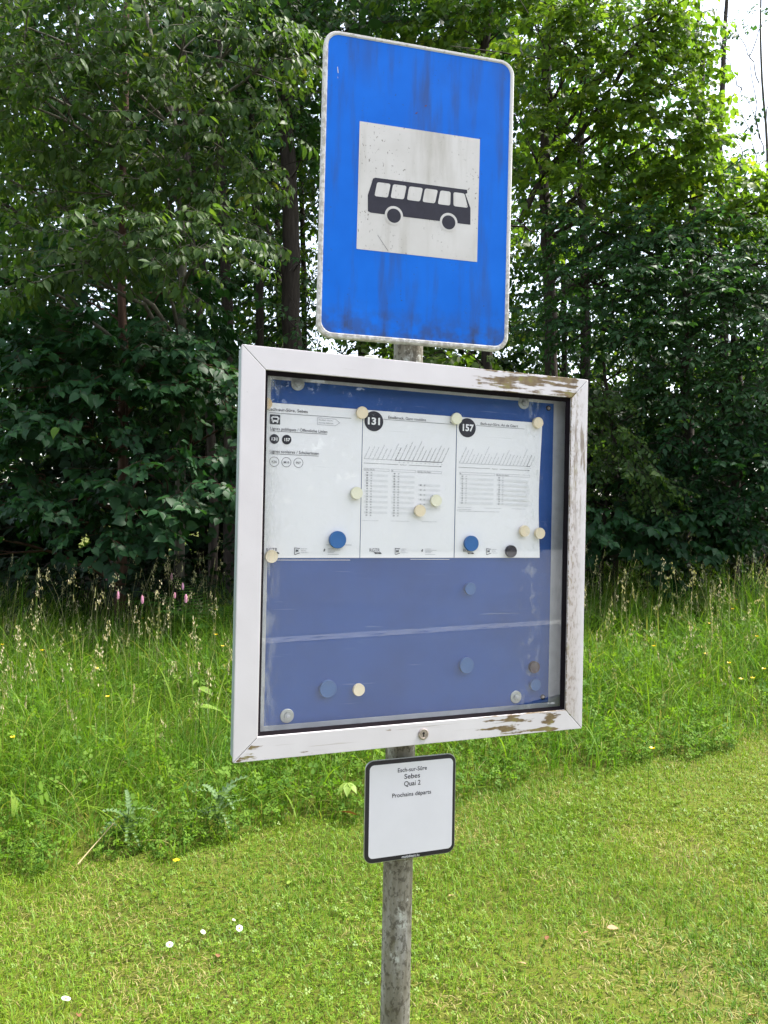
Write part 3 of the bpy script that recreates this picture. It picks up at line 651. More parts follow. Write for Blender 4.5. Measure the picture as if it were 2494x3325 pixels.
for x, s_ in ((.4675, 'Valable à partir du 15 décembre 2024'), (.5330, 'Fahrplan ohne Gewähr / horaire sous réserve'), (.6000, 'Tous les jours fériés légaux 31.12.2025')): text(mb, s_, .0022, x, -.2898, Y1, GREY)
text(mb, 'A   Jours : 25 Décembre, 26 Mars', .0024, .4676, -.2944, Y1, SOFT); text(mb, 'B   Du lundi 14, 21, 25, Décembre, 6, Janvier, 19, Mars, lundi 7, 14, 21, 31 Mai, 23 Juin, 15 Août', .0024, .4677, -.2976, Y1, SOFT, sx=1.1)
mb.build('time_table', t3)

# ------------------------------------------------------------------ magnets
def magnet(x, z, r, yb, mat, label, group, h=.008):
    mb = MB(); V, F = lathe([(r * .97, 0), (r, -.0012), (r, -h + .0012), (r * .96, -h), (r * .80, -h + .0003)], 40); mb.add(V, F, mat)
    o = mb.build('magnet'); o.data.polygons.foreach_set('use_smooth', [False] * len(o.data.polygons)); incase(o, x, yb, -z); tag(o, label, 'magnet', group)
YM, YB = YP - .0014, .0368
gc, gb, gd = 'cream round magnets in the display case', 'blue round magnets in the display case', 'dark round magnets in the display case'
for x, z, mat, lb in ((.0530, .1021, 'cream_dark', 'peach round magnet half hidden by the left frame above leftmost sheet'),
                      (.2483, .1056, 'cream', 'cream round magnet touching the upper left edge of the 131 disc'),
                      (.4590, .1035, 'cream_pale', 'pale cream round magnet touching the upper left edge of the 157 disc'),
                      (.6588, .0993, 'cream', 'cream round magnet on the top right corner of the 157 sheet'),
                      (.2401, .2664, 'cream_pale', 'pale yellow round magnet on the seam left of the 131 time columns'),
                      (.4155, .2764, 'cream_pale', 'pale yellow round magnet beside the Sunday column of the 131 sheet'),
                      (.3792, .2983, 'cream', 'peach cream round magnet below the Sunday column of the 131 sheet'),
                      (.6299, .3370, 'cream', 'cream round magnet wholly on the lower right of the 157 sheet'),
                      (.6689, .3416, 'cream', 'cream round magnet straddling the lower right edge of the 157 sheet'),
                      (.0705, .3924, 'cream', 'cream round magnet on the bottom left corner of leftmost sheet')):
    magnet(x, z, .0122, YM, M[mat], lb, gc)
magnet(.2545, .6586, .0122, YB, M['cream'], 'single cream round magnet on bare blue panel near the bottom', gc)
magnet(.2024, .3596, .0173, YM, M['mag_blue'], 'large blue magnet at the foot of the leftmost sheet', gb)
magnet(.4998, .3650, .0165, YM, M['mag_blue'], 'large blue magnet over the foot logo of the 157 sheet', gb)
magnet(.1897, .6526, .0173, YB, M['mag_blue_grey'], 'large dull blue magnet beside the lone cream magnet at the bottom', gb)
magnet(.4955, .6225, .0168, YB, M['mag_blue_grey'], 'large dull blue magnet alone on lower right of the blue panel', gb)
magnet(.5008, .4608, .0130, YB, M['mag_blue_grey'], 'small dull blue magnet on bare panel below the 157 sheet', gb)
magnet(.6668, .6741, .0130, YB, M['mag_blue_grey'], 'small blue magnet directly under the brown magnet', gb)
magnet(.5972, .3814, .0132, YM, M['mag_black'], 'black round magnet on the bottom edge of the 157 sheet', gd)
magnet(.6636, .6354, .0128, YB, M['mag_brown'], 'dark brown round magnet on the blue panel by right frame', gd)

# ------------------------------------------------------------------ small stop plate
QP = np.array([-.0265, 1.4939, -.4734]) * 1.035; QP[2] += ZC
plate = thing('stop_plate', 'small white plate with rounded black border on the pole below the display case', 'sign', QP, .3379)
plate.rotation_euler = (0, -.0043, .3379)
mb = MB(); mb.prism(rrect(0, -.207, .1995, 0, .0185, 10), 0, .003, M['alu']); mb.build('plate_back', plate, bevel=.0004)
mb = MB(); mb.flat(rrect(.0012, -.2058, .1983, -.0012, .0175, 10), -.0006, M['plate_black']); mb.build('plate_border', plate)
mb = MB(); mb.flat(rrect(.0095, -.197, .1926, -.0095, .0095, 8), -.0010, M['plate_white']); face = mb.build('plate_face', plate)
mb = MB()
text(mb, 'Esch-sur-Sûre', .0122, .1014, -.0282, -.0014, M['ink'], 'CENTER', bold=.008, fit=.064)
text(mb, 'Sebes', .0142, .1014, -.0428, -.0014, M['ink'], 'CENTER', bold=.008, fit=.0345); text(mb, 'Quai 2', .0142, .1018, -.0576, -.0014, M['ink'], 'CENTER', bold=.008, fit=.0362)
text(mb, 'Prochains départs', .0122, .1010, -.0786, -.0014, M['ink'], 'CENTER', bold=.008, fit=.0855)
mb.build('lettering', face)
mb = MB(); text(mb, 'mobiliteit.lu', .0074, .1005, -.2040, -.0010, M['paper_white'], 'CENTER', fit=.038); mb.build('web_address', plate)
mb = MB(); mb.box((.05, .0035, -.13), (.092, .016, -.07), M['alu']); mb.build('bracket', plate)

# ------------------------------------------------------------------ grass
def ybound(x):
    return np.interp(x, [-9, -1.68, -1.08, -.48, .45, 1.25, 2.37, 9], [2.0, 3.44, 3.52, 3.74, 4.10, 4.31, 4.70, 6.4]) + .05 * np.sin(np.asarray(x) * 9) + .04 * np.sin(np.asarray(x) * 23 + 1)
def blades(P, h, wd, az, bend, tone, levels=3, twist=0.):
    """tapered arching blades: P roots (n,3)"""
    n = len(P); d = np.stack([np.cos(az), np.sin(az), 0 * az], 1); sd = np.stack([-np.sin(az + twist), np.cos(az + twist), 0 * az], 1)
    V = np.zeros((n, 2 * levels + 1, 3), np.float32)
    for k in range(levels + 1):
        t = k / levels
        c = P + d * (bend * h * t ** 1.9)[:, None]; c[:, 2] += h * (t - .42 * np.minimum(bend, 1.6) * t ** 2.4)
        if k == levels: V[:, 2 * levels] = c
        else:
            hw = (wd * .5 * (1 - t ** 2.2) * (.75 + .5 * t))[:, None]; V[:, 2 * k] = c - sd * hw; V[:, 2 * k + 1] = c + sd * hw
    T = []
    for k in range(levels - 1): a = 2 * k; T += [(a, a + 1, a + 3), (a, a + 3, a + 2)]
    a = 2 * levels - 2; T.append((a, a + 1, a + 2)); T = np.array(T)
    m = 2 * levels + 1
    TT = (np.arange(n)[:, None, None] * m + T[None]).reshape(-1, 3)
    return V.reshape(-1, 3), TT, np.repeat(tone, m)
def wob(x, y, s, k=0):
    """smooth pseudo noise 0..1 for patches"""
    v = 0
    for i, (a, b, c) in enumerate(((1.3, .7, .2), (-.8, 1.6, 1.1), (2.3, -1.9, 2.7), (.4, 2.9, 4.2), (3.6, 2.2, .9))): v = v + np.sin((a * x + b * y) * s + c + k * 1.7 * (i + 1)) * (.9 ** i)
    return .5 + v / 6.2
def roots(n, x0, x1, y0, y1):
    x = rng.uniform(x0, x1, n); y = rng.uniform(y0, y1, n); return x, y
def put(x, y): return np.stack([x, y, gz(x, y) + .004], 1)

# mown lawn
x, y = roots(520000, -4.2, 4.6, .3, 6.4)
inv = (np.abs(x) < .58 * y + .9) & (y < ybound(x) + .05) & (rng.random(len(x)) < np.clip(1.25 - .10 * y, .3, 1)) & (rng.random(len(x)) < np.where(y < 1.7, .35, 1))
x, y = x[inv], y[inv]; n = len(x)
dry = wob(x, y, 2.1) * .6 + wob(x, y, 5.5, 2) * .4
dry += .20 * np.exp(-((x + 1.0) ** 2 / .35 + (y - 2.75) ** 2 / .12)) + .16 * np.exp(-((x - .25) ** 2 / .1 + (y - 2.75) ** 2 / .06)) + .14 * np.exp(-((x - .75) ** 2 / .2 + (y - 2.35) ** 2 / .05))
lush = wob(x, y, 1.4, 5)
h = rng.uniform(.018, .050, n) * (.65 + .7 * lush); bend = np.abs(rng.normal(.75, .45, n))
tone = np.clip(rng.beta(2.2, 3, n) * .75 + (wob(x, y, 1.1, 8) - .45) * .55, 0, .80)
st = rng.random(n) < np.clip((dry - .48) * 1.7, .02, .7) * .48; tone[st] = rng.uniform(.84, 1, st.sum()); bend[st] += .8; h[st] *= .8
V, T, tn = blades(put(x, y), h, rng.uniform(.0022, .0048, n), rng.uniform(0, 6.283, n), bend, tone, 2)
o = link('lawn_grass', mesh_np('lawn_grass', V, T, [M['blade_lawn']], tn)); tag(o, 'short mown bright green lawn grass with dry straw patches', 'grass', kind='stuff')
# clover among the mown grass and, taller, along the uncut edge
def clover(x, y, h, s, tone, name, mat, label, tilt=.35):
    n = len(x); P = put(x, y); P[:, 2] += h; a0 = rng.uniform(0, 6.283, n)
    tx, ty = rng.normal(0, tilt, n), rng.normal(0, tilt, n)
    Vs = []; tn = []
    for k in range(3):
        a = a0 + k * 2.094; d = np.stack([np.cos(a), np.sin(a)], 1); q = np.stack([-np.sin(a), np.cos(a)], 1)
        pts = []
        for (r_, w_) in ((.08, 0), (.62, .42), (1.02, .20), (.94, 0), (1.02, -.20), (.62, -.42)):
            xy = (d * r_ + q * w_) * s[:, None]; z = xy[:, 0] * tx + xy[:, 1] * ty + s * .12 * abs(w_)
            pts.append(np.concatenate([P[:, :2] + xy, (P[:, 2] + z)[:, None]], 1))
        Vs.append(np.stack(pts, 1))
    V = np.stack(Vs, 1).reshape(-1, 3); m = np.arange(n * 3)[:, None, None] * 6
    T = (m + np.array([(0, 3, 1), (1, 3, 2), (0, 5, 3), (5, 4, 3)])[None]).reshape(-1, 3)
    o = link(name, mesh_np(name, V, T, [mat], np.repeat(tone, 18))); tag(o, label, 'ground cover', kind='stuff')
x, y = roots(110000, -4.2, 4.6, 1.2, 6.4)
inv = (np.abs(x) < .56 * y + .7) & (y < ybound(x) + .1) & (rng.random(len(x)) < np.clip(wob(x, y, 1.9, 3) * 2.4 - .75, .03, 1)) & (wob(x, y, 2.1) * .6 + wob(x, y, 5.5, 2) * .4 < .66)
x, y = x[inv], y[inv]; n = len(x)
clover(x, y, rng.uniform(.010, .038, n), rng.uniform(.0045, .0095, n), np.clip(rng.beta(2, 2.5, n), 0, 1), 'lawn_clover', M['clover'], 'low clover leaves spread through the mown lawn')
x = rng.uniform(-4.5, 5, 9000); dy = np.abs(rng.normal(0, .30, 9000)); y = ybound(x) + dy - .03
h = rng.uniform(.02, .09, 9000) + np.clip(dy, 0, .5) * .30 * rng.random(9000); kp = wob(x, y, 3.1, 9) > .38
x, y, h = x[kp], y[kp], h[kp]; n = len(x)
clover(x, y, h, rng.uniform(.009, .019, n), rng.random(n), 'edge_clover', M['weed'], 'larger clover and weed leaves along the uncut edge', .5)

# tall uncut meadow
x, y = roots(190000, -8, 9, 2.6, 9.8)
inv = (np.abs(x) < .58 * y + 1.0) & (y > ybound(x) - .02) & (y < 8.9) & (rng.random(len(x)) < np.clip(1.5 - .13 * y, .35, 1))
x, y = x[inv], y[inv]; n = len(x); dist = np.clip((y - ybound(x)) / 2.6, 0, 1)
pat = wob(x, y, 1.3, 1)
h = (.13 + .27 * np.clip(dist * 2.2, 0, 1) + .12 * dist + .20 * np.clip((y - 5.2) / 2.2, 0, 1)) * rng.uniform(.45, 1.25, n) * (.65 + .7 * pat)
bend = np.abs(rng.normal(.7, .5, n)); az = rng.normal(.3, 1.3, n) + np.where(rng.random(n) < .3, 3.1, 0)
tone = np.clip(rng.beta(2, 2.6, n) * .9 + (wob(x, y, 2.2, 7) - .5) * .3, 0, .88); dr = rng.random(n) < .045 + .05 * dist; tone[dr] = rng.uniform(.9, 1, dr.sum())
V, T, tn = blades(put(x, y), h, rng.uniform(.0035, .0075, n), az, bend, tone, 4, rng.normal(0, .5, n))
o = link('meadow_grass', mesh_np('meadow_grass', V, T, [M['blade_tall']], tn)); tag(o, 'tall uncut green meadow grass between the lawn and the trees', 'grass', kind='stuff')
# long arching blades that stand out
x, y = roots(2600, -5, 6, 2.8, 8); inv = (np.abs(x) < .56 * y + .6) & (y > ybound(x) + .02); x, y = x[inv], y[inv]; n = len(x)
V, T, tn = blades(put(x, y), rng.uniform(.35, .62, n) * np.clip(.55 + (y - ybound(x)) * .5, .5, 1.1), rng.uniform(.005, .010, n), rng.normal(.2, 1.2, n), np.abs(rng.normal(1.0, .4, n)), rng.uniform(.4, .9, n), 7, rng.normal(0, .4, n))
o = link('arching_grass', mesh_np('arching_grass', V, T, [M['blade_tall']], tn)); tag(o, 'long arching grass blades bending over in the meadow', 'grass', kind='stuff')
# flowering grass stems with pale panicles
def panicles(n, x, y, hh, name, label):
    Vs, Ts, tn = [], [], []; k = 0
    for i in range(n):
        p0 = np.array([x[i], y[i], float(gz(x[i], y[i]))]); hgt = hh[i]; lean = rng.normal(0, .12, 2) * hgt
        tip = p0 + np.array([lean[0], lean[1], hgt]); C = bez(p0, p0 + np.array([0, 0, hgt * .6]), tip, 5)
        v, t = tube(C, np.linspace(.0016, .0007, 5), 3); Vs.append(v); Ts.append(t + k); k += len(v); tn += [.35] * len(v)
        style = rng.integers(3); m = (26, 34, 18)[style]; L = (.16, .13, .07)[style] * rng.uniform(.8, 1.3); spread = (.035, .060, .006)[style]
        tt = rng.random(m); ctr = tip - np.array([lean[0], lean[1], hgt])[None] * ((1 - tt) * L / hgt)[:, None]
        if style == 1: lump = np.round(tt * 4) / 4; ctr = tip - np.array([lean[0], lean[1], hgt])[None] * ((1 - lump) * L / hgt)[:, None]; off = rng.normal(0, .010, (m, 3)); a = lump * 9; off[:, 0] += np.cos(a) * spread * (1 - lump) * .8; off[:, 1] += np.sin(a) * spread * (1 - lump) * .8
        else: a = rng.uniform(0, 6.28, m); r_ = spread * (1 - tt * .8) * rng.random(m); off = np.stack([np.cos(a) * r_, np.sin(a) * r_, rng.normal(0, .006, m)], 1)
        c = ctr + off; a = rng.uniform(0, 6.28, m); up = np.stack([np.cos(a) * .5, np.sin(a) * .5, np.ones(m)], 1) * rng.uniform(.006, .013, m)[:, None]
        sdv = np.stack([-np.sin(a), np.cos(a), 0 * a], 1) * rng.uniform(.0022, .0048, m)[:, None]
        q = np.stack([c - up, c + sdv, c + up, c - sdv], 1).reshape(-1, 3); b_ = np.arange(m)[:, None] * 4
        Vs.append(q); Ts.append(np.concatenate([b_ + np.array([[0, 1, 2]]), b_ + np.array([[0, 2, 3]])]) + k); k += len(q); base = rng.random(); tn += list(np.repeat(np.clip(base * .7 + rng.random(m) * .3, 0, 1), 4))
    o = link(name, mesh_np(name, np.concatenate(Vs), np.concatenate(Ts), [M['seed']], tn)); tag(o, label, 'grass', kind='stuff')
x = np.concatenate([rng.uniform(-5.2, 5.8, 470), rng.uniform(-4.8, 5.4, 560)]); y = np.concatenate([rng.uniform(6.2, 8.4, 470), rng.uniform(4.4, 7.4, 560)]); kp = (y > ybound(x) + .6); x, y = x[kp], y[kp]
panicles(len(x), x, y, rng.uniform(.40, 1.0, len(x)) * np.clip(.55 + .15 * (y - ybound(x)), .55, 1.15), 'flowering_grass', 'pale seed heads of flowering grass in front of the trees')

# ------------------------------------------------------------------ leaf & spray templates
def leaf(L, W, kind='ovate', fold=.16, droop=.18):
    """leaf blade along +x, folded on the midrib"""
    if kind == 'heart': o_ = ((-.04, .24), (.12, .46), (.40, .49), (.66, .30), (.86, .09))
    elif kind == 'long': o_ = ((.06, .14), (.26, .42), (.50, .48), (.74, .32), (.90, .11))
    else: o_ = ((.04, .20), (.20, .42), (.45, .50), (.70, .36), (.88, .13))
    z = lambda t: -droop * L * t * t
    V = [(0, 0, 0), (L, 0, z(1)), (.33 * L, 0, z(.33)), (.68 * L, 0, z(.68))]
    for sg in (1, -1):
        for a, b in o_: V.append((a * L, sg * b * W, fold * W * (b * 2) + z(a)))
    T = []
    for k, sg in ((4, 1), (9, -1)):
        for t in ((0, 2, k), (2, k + 1, k), (2, k + 2, k + 1), (2, 3, k + 2), (3, k + 3, k + 2), (3, k + 4, k + 3), (3, 1, k + 4)): T.append(t if sg > 0 else (t[0], t[2], t[1]))
    return np.array(V), np.array(T)
def frame(d, roll):
    d = d / np.linalg.norm(d); up = np.array([0, 0, 1.]);
    if abs(d[2]) > .97: up = np.array([1., 0, 0])
    y_ = np.cross(up, d); y_ /= np.linalg.norm(y_); z_ = np.cross(d, y_)
    c, s_ = math.cos(roll), math.sin(roll); return np.stack([d, c * y_ + s_ * z_, -s_ * y_ + c * z_], 1)
def spray(L=.55, lf=.10, wr=.55, kind='ovate', nodes=11, hang=.5, side=2, seed=0, simple=False):
    """a leafy twig: V,T,leafid(-1 twig). hang = how far leaves droop below the twig"""
    g_ = np.random.default_rng(seed); Vs, Ts, ids = [], [], []; k = 0; li = 0
    def twig(p0, d0, Lt, nn):
        nonlocal k, li
        P = [np.array(p0, float)]; d = np.array(d0, float)
        for i in range(nn):
            d = d + np.array([0, 0, -.035]) + g_.normal(0, .05, 3); d /= np.linalg.norm(d); P.append(P[-1] + d * Lt / nn)
        P = np.array(P); v, t = tube(P, np.linspace(.0035, .0012, len(P)), 3); Vs.append(v); Ts.append(t + k); ids.extend([-1] * len(v)); k += len(v)
        for i in range(1, nn + 1):
            tang = P[i] - P[i - 1]; tang /= np.linalg.norm(tang); lat = np.cross(np.array([0, 0, 1.]), tang); lat /= np.linalg.norm(lat) + 1e-9
            for sgn in ((1, -1) if (i == nn or g_.random() < .35) else (((-1) ** i),)):
                a = g_.normal(.95, .22); dl = tang * math.cos(a) + lat * sgn * math.sin(a); dl[2] -= abs(g_.normal(hang, .22))
                s_ = lf * g_.uniform(.5, 1.2) * (1 - .25 * (i / nn) ** 3); v, t = leaf(s_, s_ * wr, kind, g_.uniform(.05, .22), g_.uniform(.05, .3))
                Rm = frame(dl, g_.normal(0, .35)); pos = P[i] + dl / np.linalg.norm(dl) * .012
                Vs.append(v @ Rm.T + pos); Ts.append(t + k); ids.extend([li] * len(v)); k += len(v); li += 1
        return P
    P = twig((0, 0, 0), (1, 0, .05), L, nodes)
    for q in range(side):
        j = int(nodes * (.2 + .28 * q)) + 1; sg = 1 if q % 2 else -1; twig(P[j], (.75, .65 * sg, -.02), L * (.55 - .1 * q), max(3, int(nodes * .45)))
    return np.concatenate(Vs), np.concatenate(Ts), np.array(ids)
def family(n=6, **kw): return [spray(seed=100 + i, **kw) for i in range(n)]
FAM = {
 'cherry': family(L=.50, lf=.122, wr=.46, kind='long', nodes=9, hang=.75, side=2),
 'linden': family(L=.48, lf=.128, wr=.84, kind='heart', nodes=7, hang=.42, side=2),
 'hornbeam': family(L=.52, lf=.092, wr=.56, kind='ovate', nodes=11, hang=.38, side=2),
 'wood': family(L=.62, lf=.105, wr=.66, kind='ovate', nodes=8, hang=.45, side=2),
 'shade': family(L=.60, lf=.12, wr=.74, kind='ovate', nodes=7, hang=.35, side=2),
}
def scatter(fam, P, D, S, spread=.35):
    """sprays at P, pointing along D with size S -> V, T, tone, material index (0 leaf, 1 twig)"""
    Vs, Ts, tn, mi = [], [], [], []; k = 0; which = rng.integers(len(fam), size=len(P))
    for w_ in range(len(fam)):
        v, t, ids = fam[w_]; idx = np.where(which == w_)[0]
        if not len(idx): continue
        Rm = np.stack([frame(D[i], rng.normal(0, .35)) for i in idx]) * S[idx][:, None, None]
        VV = np.einsum('nij,vj->nvi', Rm, v) + P[idx][:, None]
        nl = ids.max() + 1; lt = np.clip(rng.beta(2.2, 2.4, (len(idx), nl)) * .8 + rng.uniform(-.08, .25, (len(idx), 1)), 0, 1)
        tone = np.where(ids[None] < 0, 0, lt[:, np.clip(ids, 0, None)])
        Vs.append(VV.reshape(-1, 3)); Ts.append((np.arange(len(idx))[:, None, None] * len(v) + t[None]).reshape(-1, 3) + k); k += len(idx) * len(v)
        tn.append(tone.ravel()); mi.append(np.tile((ids[t[:, 0]] < 0).astype(int), len(idx)))
    return np.concatenate(Vs), np.concatenate(Ts), np.concatenate(tn), np.concatenate(mi)
def crown_pts(lobes, axis):
    """lobes: (centre, (rx,ry,rz), count[, dir]) -> positions, outward directions"""
    P, D = [], []
    for lb in lobes:
        c, r_, cnt = np.asarray(lb[0], float), np.asarray(lb[1], float), lb[2]
        u = rng.normal(size=(cnt, 3)); u /= np.linalg.norm(u, axis=1)[:, None]; rad = rng.random(cnt) ** (1 / 2.4)
        p = c + u * rad[:, None] * r_; d = u * np.array([1, 1, .35]) * .7
        if len(lb) > 3: d = d * .45 + np.asarray(lb[3], float)
        else:
            ax = p - np.array([axis[0], axis[1], 0]); ax[:, 2] = 0; ax /= np.linalg.norm(ax, axis=1)[:, None] + 1e-6; d = d + ax * .55
        d[:, 2] -= rng.uniform(.05, .4, cnt); P.append(p); D.append(d)
    return np.concatenate(P), np.concatenate(D)
def tree(name, label, base, pts, rad, lobes, fam, leafm, barkm='bark', limbs=True, size=(.8, 1.25), group=None, extra=None, sides=10):
    """base (x,y); pts: trunk course above the base; lobes of foliage; every lobe gets a limb"""
    bz = float(gz(*base)); t = thing(name, label, 'tree', (base[0], base[1], bz), 0, group); o0 = np.array([base[0], base[1], bz])
    C = [np.array([base[0], base[1], bz - .15])] + [np.asarray(p, float) for p in pts]; C = np.array(C); s_ = np.linspace(0, 1, len(C)); q = np.linspace(0, 1, max(14, len(C) * 4))
    # smooth course
    CC = np.stack([np.interp(q, s_, C[:, i]) for i in range(3)], 1)
    for _ in range(2): CC[1:-1] = (CC[:-2] + 2 * CC[1:-1] + CC[2:]) / 4
    CC[1:-1] += rng.normal(0, rad[0] * .12, CC[1:-1].shape) * np.array([1, 1, 0])
    rr = np.interp(q, [0, .04, 1], [rad[0] * 1.35, rad[0], rad[1]])
    v, T = tube(CC - o0, rr, sides); tr = link('trunk', mesh_np('trunk', v, T, [M[barkm]], smooth=True), t)
    parts = []
    if limbs:
        for lb in lobes:
            c = np.asarray(lb[0], float); dz = c[2] - CC[:, 2]; want = np.linalg.norm(c[:2] - CC[:, :2], axis=1); k = int(np.argmin(np.abs(dz - want * .35)))
            p0 = CC[k]; L = np.linalg.norm(c - p0)
            if L < .15: continue
            r_ = min(rr[k] * .62, .010 + .012 * L); mid = p0 * .5 + c * .5 + np.array([0, 0, .12 * L]) + rng.normal(0, .05 * L, 3)
            B = bez(p0, mid, c, 8); B[2:-1] += rng.normal(0, .012 * L, B[2:-1].shape); one = [tube(B - o0, np.linspace(r_, r_ * .35, 8), 6)]
            for _ in range(3):
                e = c + rng.normal(size=3) * np.asarray(lb[1]) * .75; B2 = bez(B[5], (B[5] + e) / 2 + rng.normal(0, .06, 3), e, 5); one.append(tube(B2 - o0, np.linspace(r_ * .45, .004, 5), 5))
            v, T = cat(one); link('limb', mesh_np('limb', v, T, [M[barkm]], smooth=True), t)
    for E_ in (extra or []):
        EE = np.array(E_[0], float); qq = np.linspace(0, 1, len(EE) * 4); s2 = np.linspace(0, 1, len(EE)); EE = np.stack([np.interp(qq, s2, EE[:, i]) for i in range(3)], 1); EE[1:-1] += rng.normal(0, .012, EE[1:-1].shape)
        v, T = tube(EE - o0, np.linspace(E_[1], E_[2], len(EE)), 8); link('limb', mesh_np('limb', v, T, [M[barkm]], smooth=True), t)
    if lobes:
        P, D = crown_pts(lobes, base); ok = P[:, 2] > gz(P[:, 0], P[:, 1]) + .25; P, D = P[ok], D[ok]
        v, T, tn, mi = scatter(FAM[fam], P - o0, D, rng.uniform(size[0], size[1], len(P)))
        link('crown', mesh_np('crown', v, T, [M[leafm], M[barkm]], tn, mi), t)
    return t
def gp(px, d):
    p = at(px, 1106, d); return (float(p[0]), float(p[1]))
def lobe(px, py, d, r_, n, rz=None, dirv=None):
    L = [at(px, py, d), (r_, r_ * .7, rz or r_ * .7), n]
    if dirv is not None: L.append(dirv)
    return tuple(L)
HG = (0, -.25, -.45)
# left: cherry reaching over the meadow
b = gp(392, 8.5)
tree('cherry_tree', 'slender cherry tree on the left with hanging pointed leaves', b,
     [at(394, 640, 8.5), at(392, 430, 8.5), at(384, 300, 8.5), at(350, 170, 8.45), at(300, -20, 8.4), at(285, -250, 8.4)], (.055, .022),
     [lobe(60, 60, 7.6, .75, 44), lobe(230, 70, 7.5, .7, 42), lobe(400, 60, 7.6, .6, 30), lobe(520, 90, 7.7, .55, 30), lobe(620, 130, 8.0, .4, 12),
      lobe(70, 230, 7.7, .75, 44), lobe(240, 230, 7.6, .65, 38), lobe(400, 260, 7.7, .55, 28), lobe(530, 290, 7.8, .5, 20), lobe(40, 400, 8.0, .6, 26), lobe(190, 390, 7.9, .6, 28),
      lobe(360, 420, 7.8, .45, 18), lobe(480, 420, 7.9, .5, 18), lobe(130, 530, 7.2, .35, 12, .18), lobe(250, 500, 7.2, .4, 16, .18), lobe(330, 540, 7.2, .45, 20, .18), lobe(450, 520, 7.3, .45, 18, .2),
      lobe(90, 620, 7.0, .18, 5, .06, (-1, -.2, -.2)), lobe(170, 585, 7.0, .2, 6, .06, (-1, -.2, -.15)), lobe(-80, 150, 7.8, 1., 30), lobe(300, -200, 8, 1.3, 60), lobe(0, -250, 8, 1.3, 50)],
     'cherry', 'leaf_cherry', 'bark_grey', size=(.75, 1.1))
# left: lindens with low shelves of big leaves
b = gp(263, 8.1)
tree('linden_tree', 'young linden on the left with reddish trunk and low shelves of broad dark leaves', b,
     [at(265, 1050, 8.1), at(268, 850, 8.1), at(262, 600, 8.15), at(268, 350, 8.2), at(275, 0, 8.3)], (.060, .03),
     [lobe(60, 735, 7.5, .6, 30, .25), lobe(210, 740, 7.5, .6, 34, .22), lobe(340, 770, 7.5, .5, 26, .22), lobe(430, 830, 7.6, .35, 16, .2), lobe(110, 820, 7.3, .5, 28, .18), lobe(270, 850, 7.4, .5, 22, .18),
      lobe(60, 910, 7.2, .5, 26, .16), lobe(180, 905, 7.3, .4, 18, .16), lobe(330, 1010, 7.4, .45, 20, .2), lobe(420, 1060, 7.3, .35, 14, .16), lobe(270, 1040, 7.4, .35, 14, .16), lobe(380, 1110, 7.3, .25, 6, .1),
      lobe(90, 1090, 7.2, .55, 26, .15), lobe(200, 1150, 7.2, .3, 9, .1), lobe(20, 1010, 7.3, .4, 14, .2), lobe(30, 1170, 7.3, .4, 12, .15), lobe(150, 640, 8.2, .9, 40), lobe(380, 640, 8.3, .7, 30), lobe(470, 930, 7.7, .35, 14, .25), lobe(470, 1060, 7.8, .3, 10, .2)],
     'linden', 'leaf_linden', 'bark_red', size=(.55, 1.12))
b = gp(468, 9.3)
tree('maple_tree', 'leaning slim tree beside the left edge of the display case with silvery green leaves', b, [at(462, 1000, 9.3), at(440, 740, 9.3), at(418, 560, 9.4), at(400, 300, 9.5), at(390, -60, 9.6)], (.06, .03),
     [lobe(430, 760, 8.6, .45, 24), lobe(480, 800, 8.6, .4, 20), lobe(470, 860, 8.5, .4, 18), lobe(420, 690, 9.2, .5, 14), lobe(350, 480, 9.4, .9, 30), lobe(380, 200, 9.6, 1., 34)], 'linden', 'leaf_hornbeam', size=(.7, 1.0))
# the tall straight trunks behind the sign
b = gp(630, 10.6)
tree('oak_tree', 'thick dark trunked tall tree just left of the blue sign', b, [at(630, 730, 10.6), at(628, 560, 10.6), at(622, 300, 10.6), at(612, 0, 10.7), at(605, -420, 10.8)], (.145, .08),
     [lobe(560, 60, 10.4, .8, 30), lobe(700, 10, 10.3, .9, 36), lobe(820, 40, 10.2, .9, 40), lobe(640, -160, 10.5, 1.5, 60), lobe(850, -200, 10.4, 1.6, 70), lobe(640, 700, 10.2, .45, 8), lobe(560, 420, 10.3, .6, 14), lobe(660, 330, 10.2, .5, 12), lobe(650, 560, 10.3, .4, 8)],
     'wood', 'leaf_hornbeam', size=(.8, 1.2), extra=[([at(628, 620, 10.6), at(600, 560, 10.5), at(570, 470, 10.4)], .05, .015)])
b = gp(500, 10.2)
tree('ash_tree', 'slim dark tree whose trunk stands above the left corner of the display case', b, [at(497, 760, 10.2), at(484, 560, 10.2), at(478, 350, 10.3), at(470, 0, 10.3), at(460, -350, 10.4)], (.082, .045),
     [lobe(480, 200, 10.2, .8, 26), lobe(440, 30, 10.2, 1., 36), lobe(540, -50, 10.3, .9, 30), lobe(470, -260, 10.5, 1.4, 50), lobe(500, 470, 10.2, .5, 12), lobe(440, 590, 10., .5, 14)], 'wood', 'leaf_hornbeam', size=(.75, 1.1))
b = gp(562, 11.8)
tree('ash_tree', 'slim tree standing in the gap between the thick trunk and the slim dark trunk', b, [at(560, 730, 11.8), at(562, 560, 11.8), at(548, 330, 11.9), at(520, 0, 12), at(500, -300, 12)], (.07, .04),
     [lobe(540, 300, 11.8, .7, 14), lobe(560, 130, 11.8, .9, 24), lobe(500, -100, 12, 1.3, 40), lobe(540, 640, 11.6, .4, 7), lobe(590, 500, 11.8, .4, 7)], 'wood', 'leaf_back', size=(.75, 1.1))
b = gp(430, 10.8)
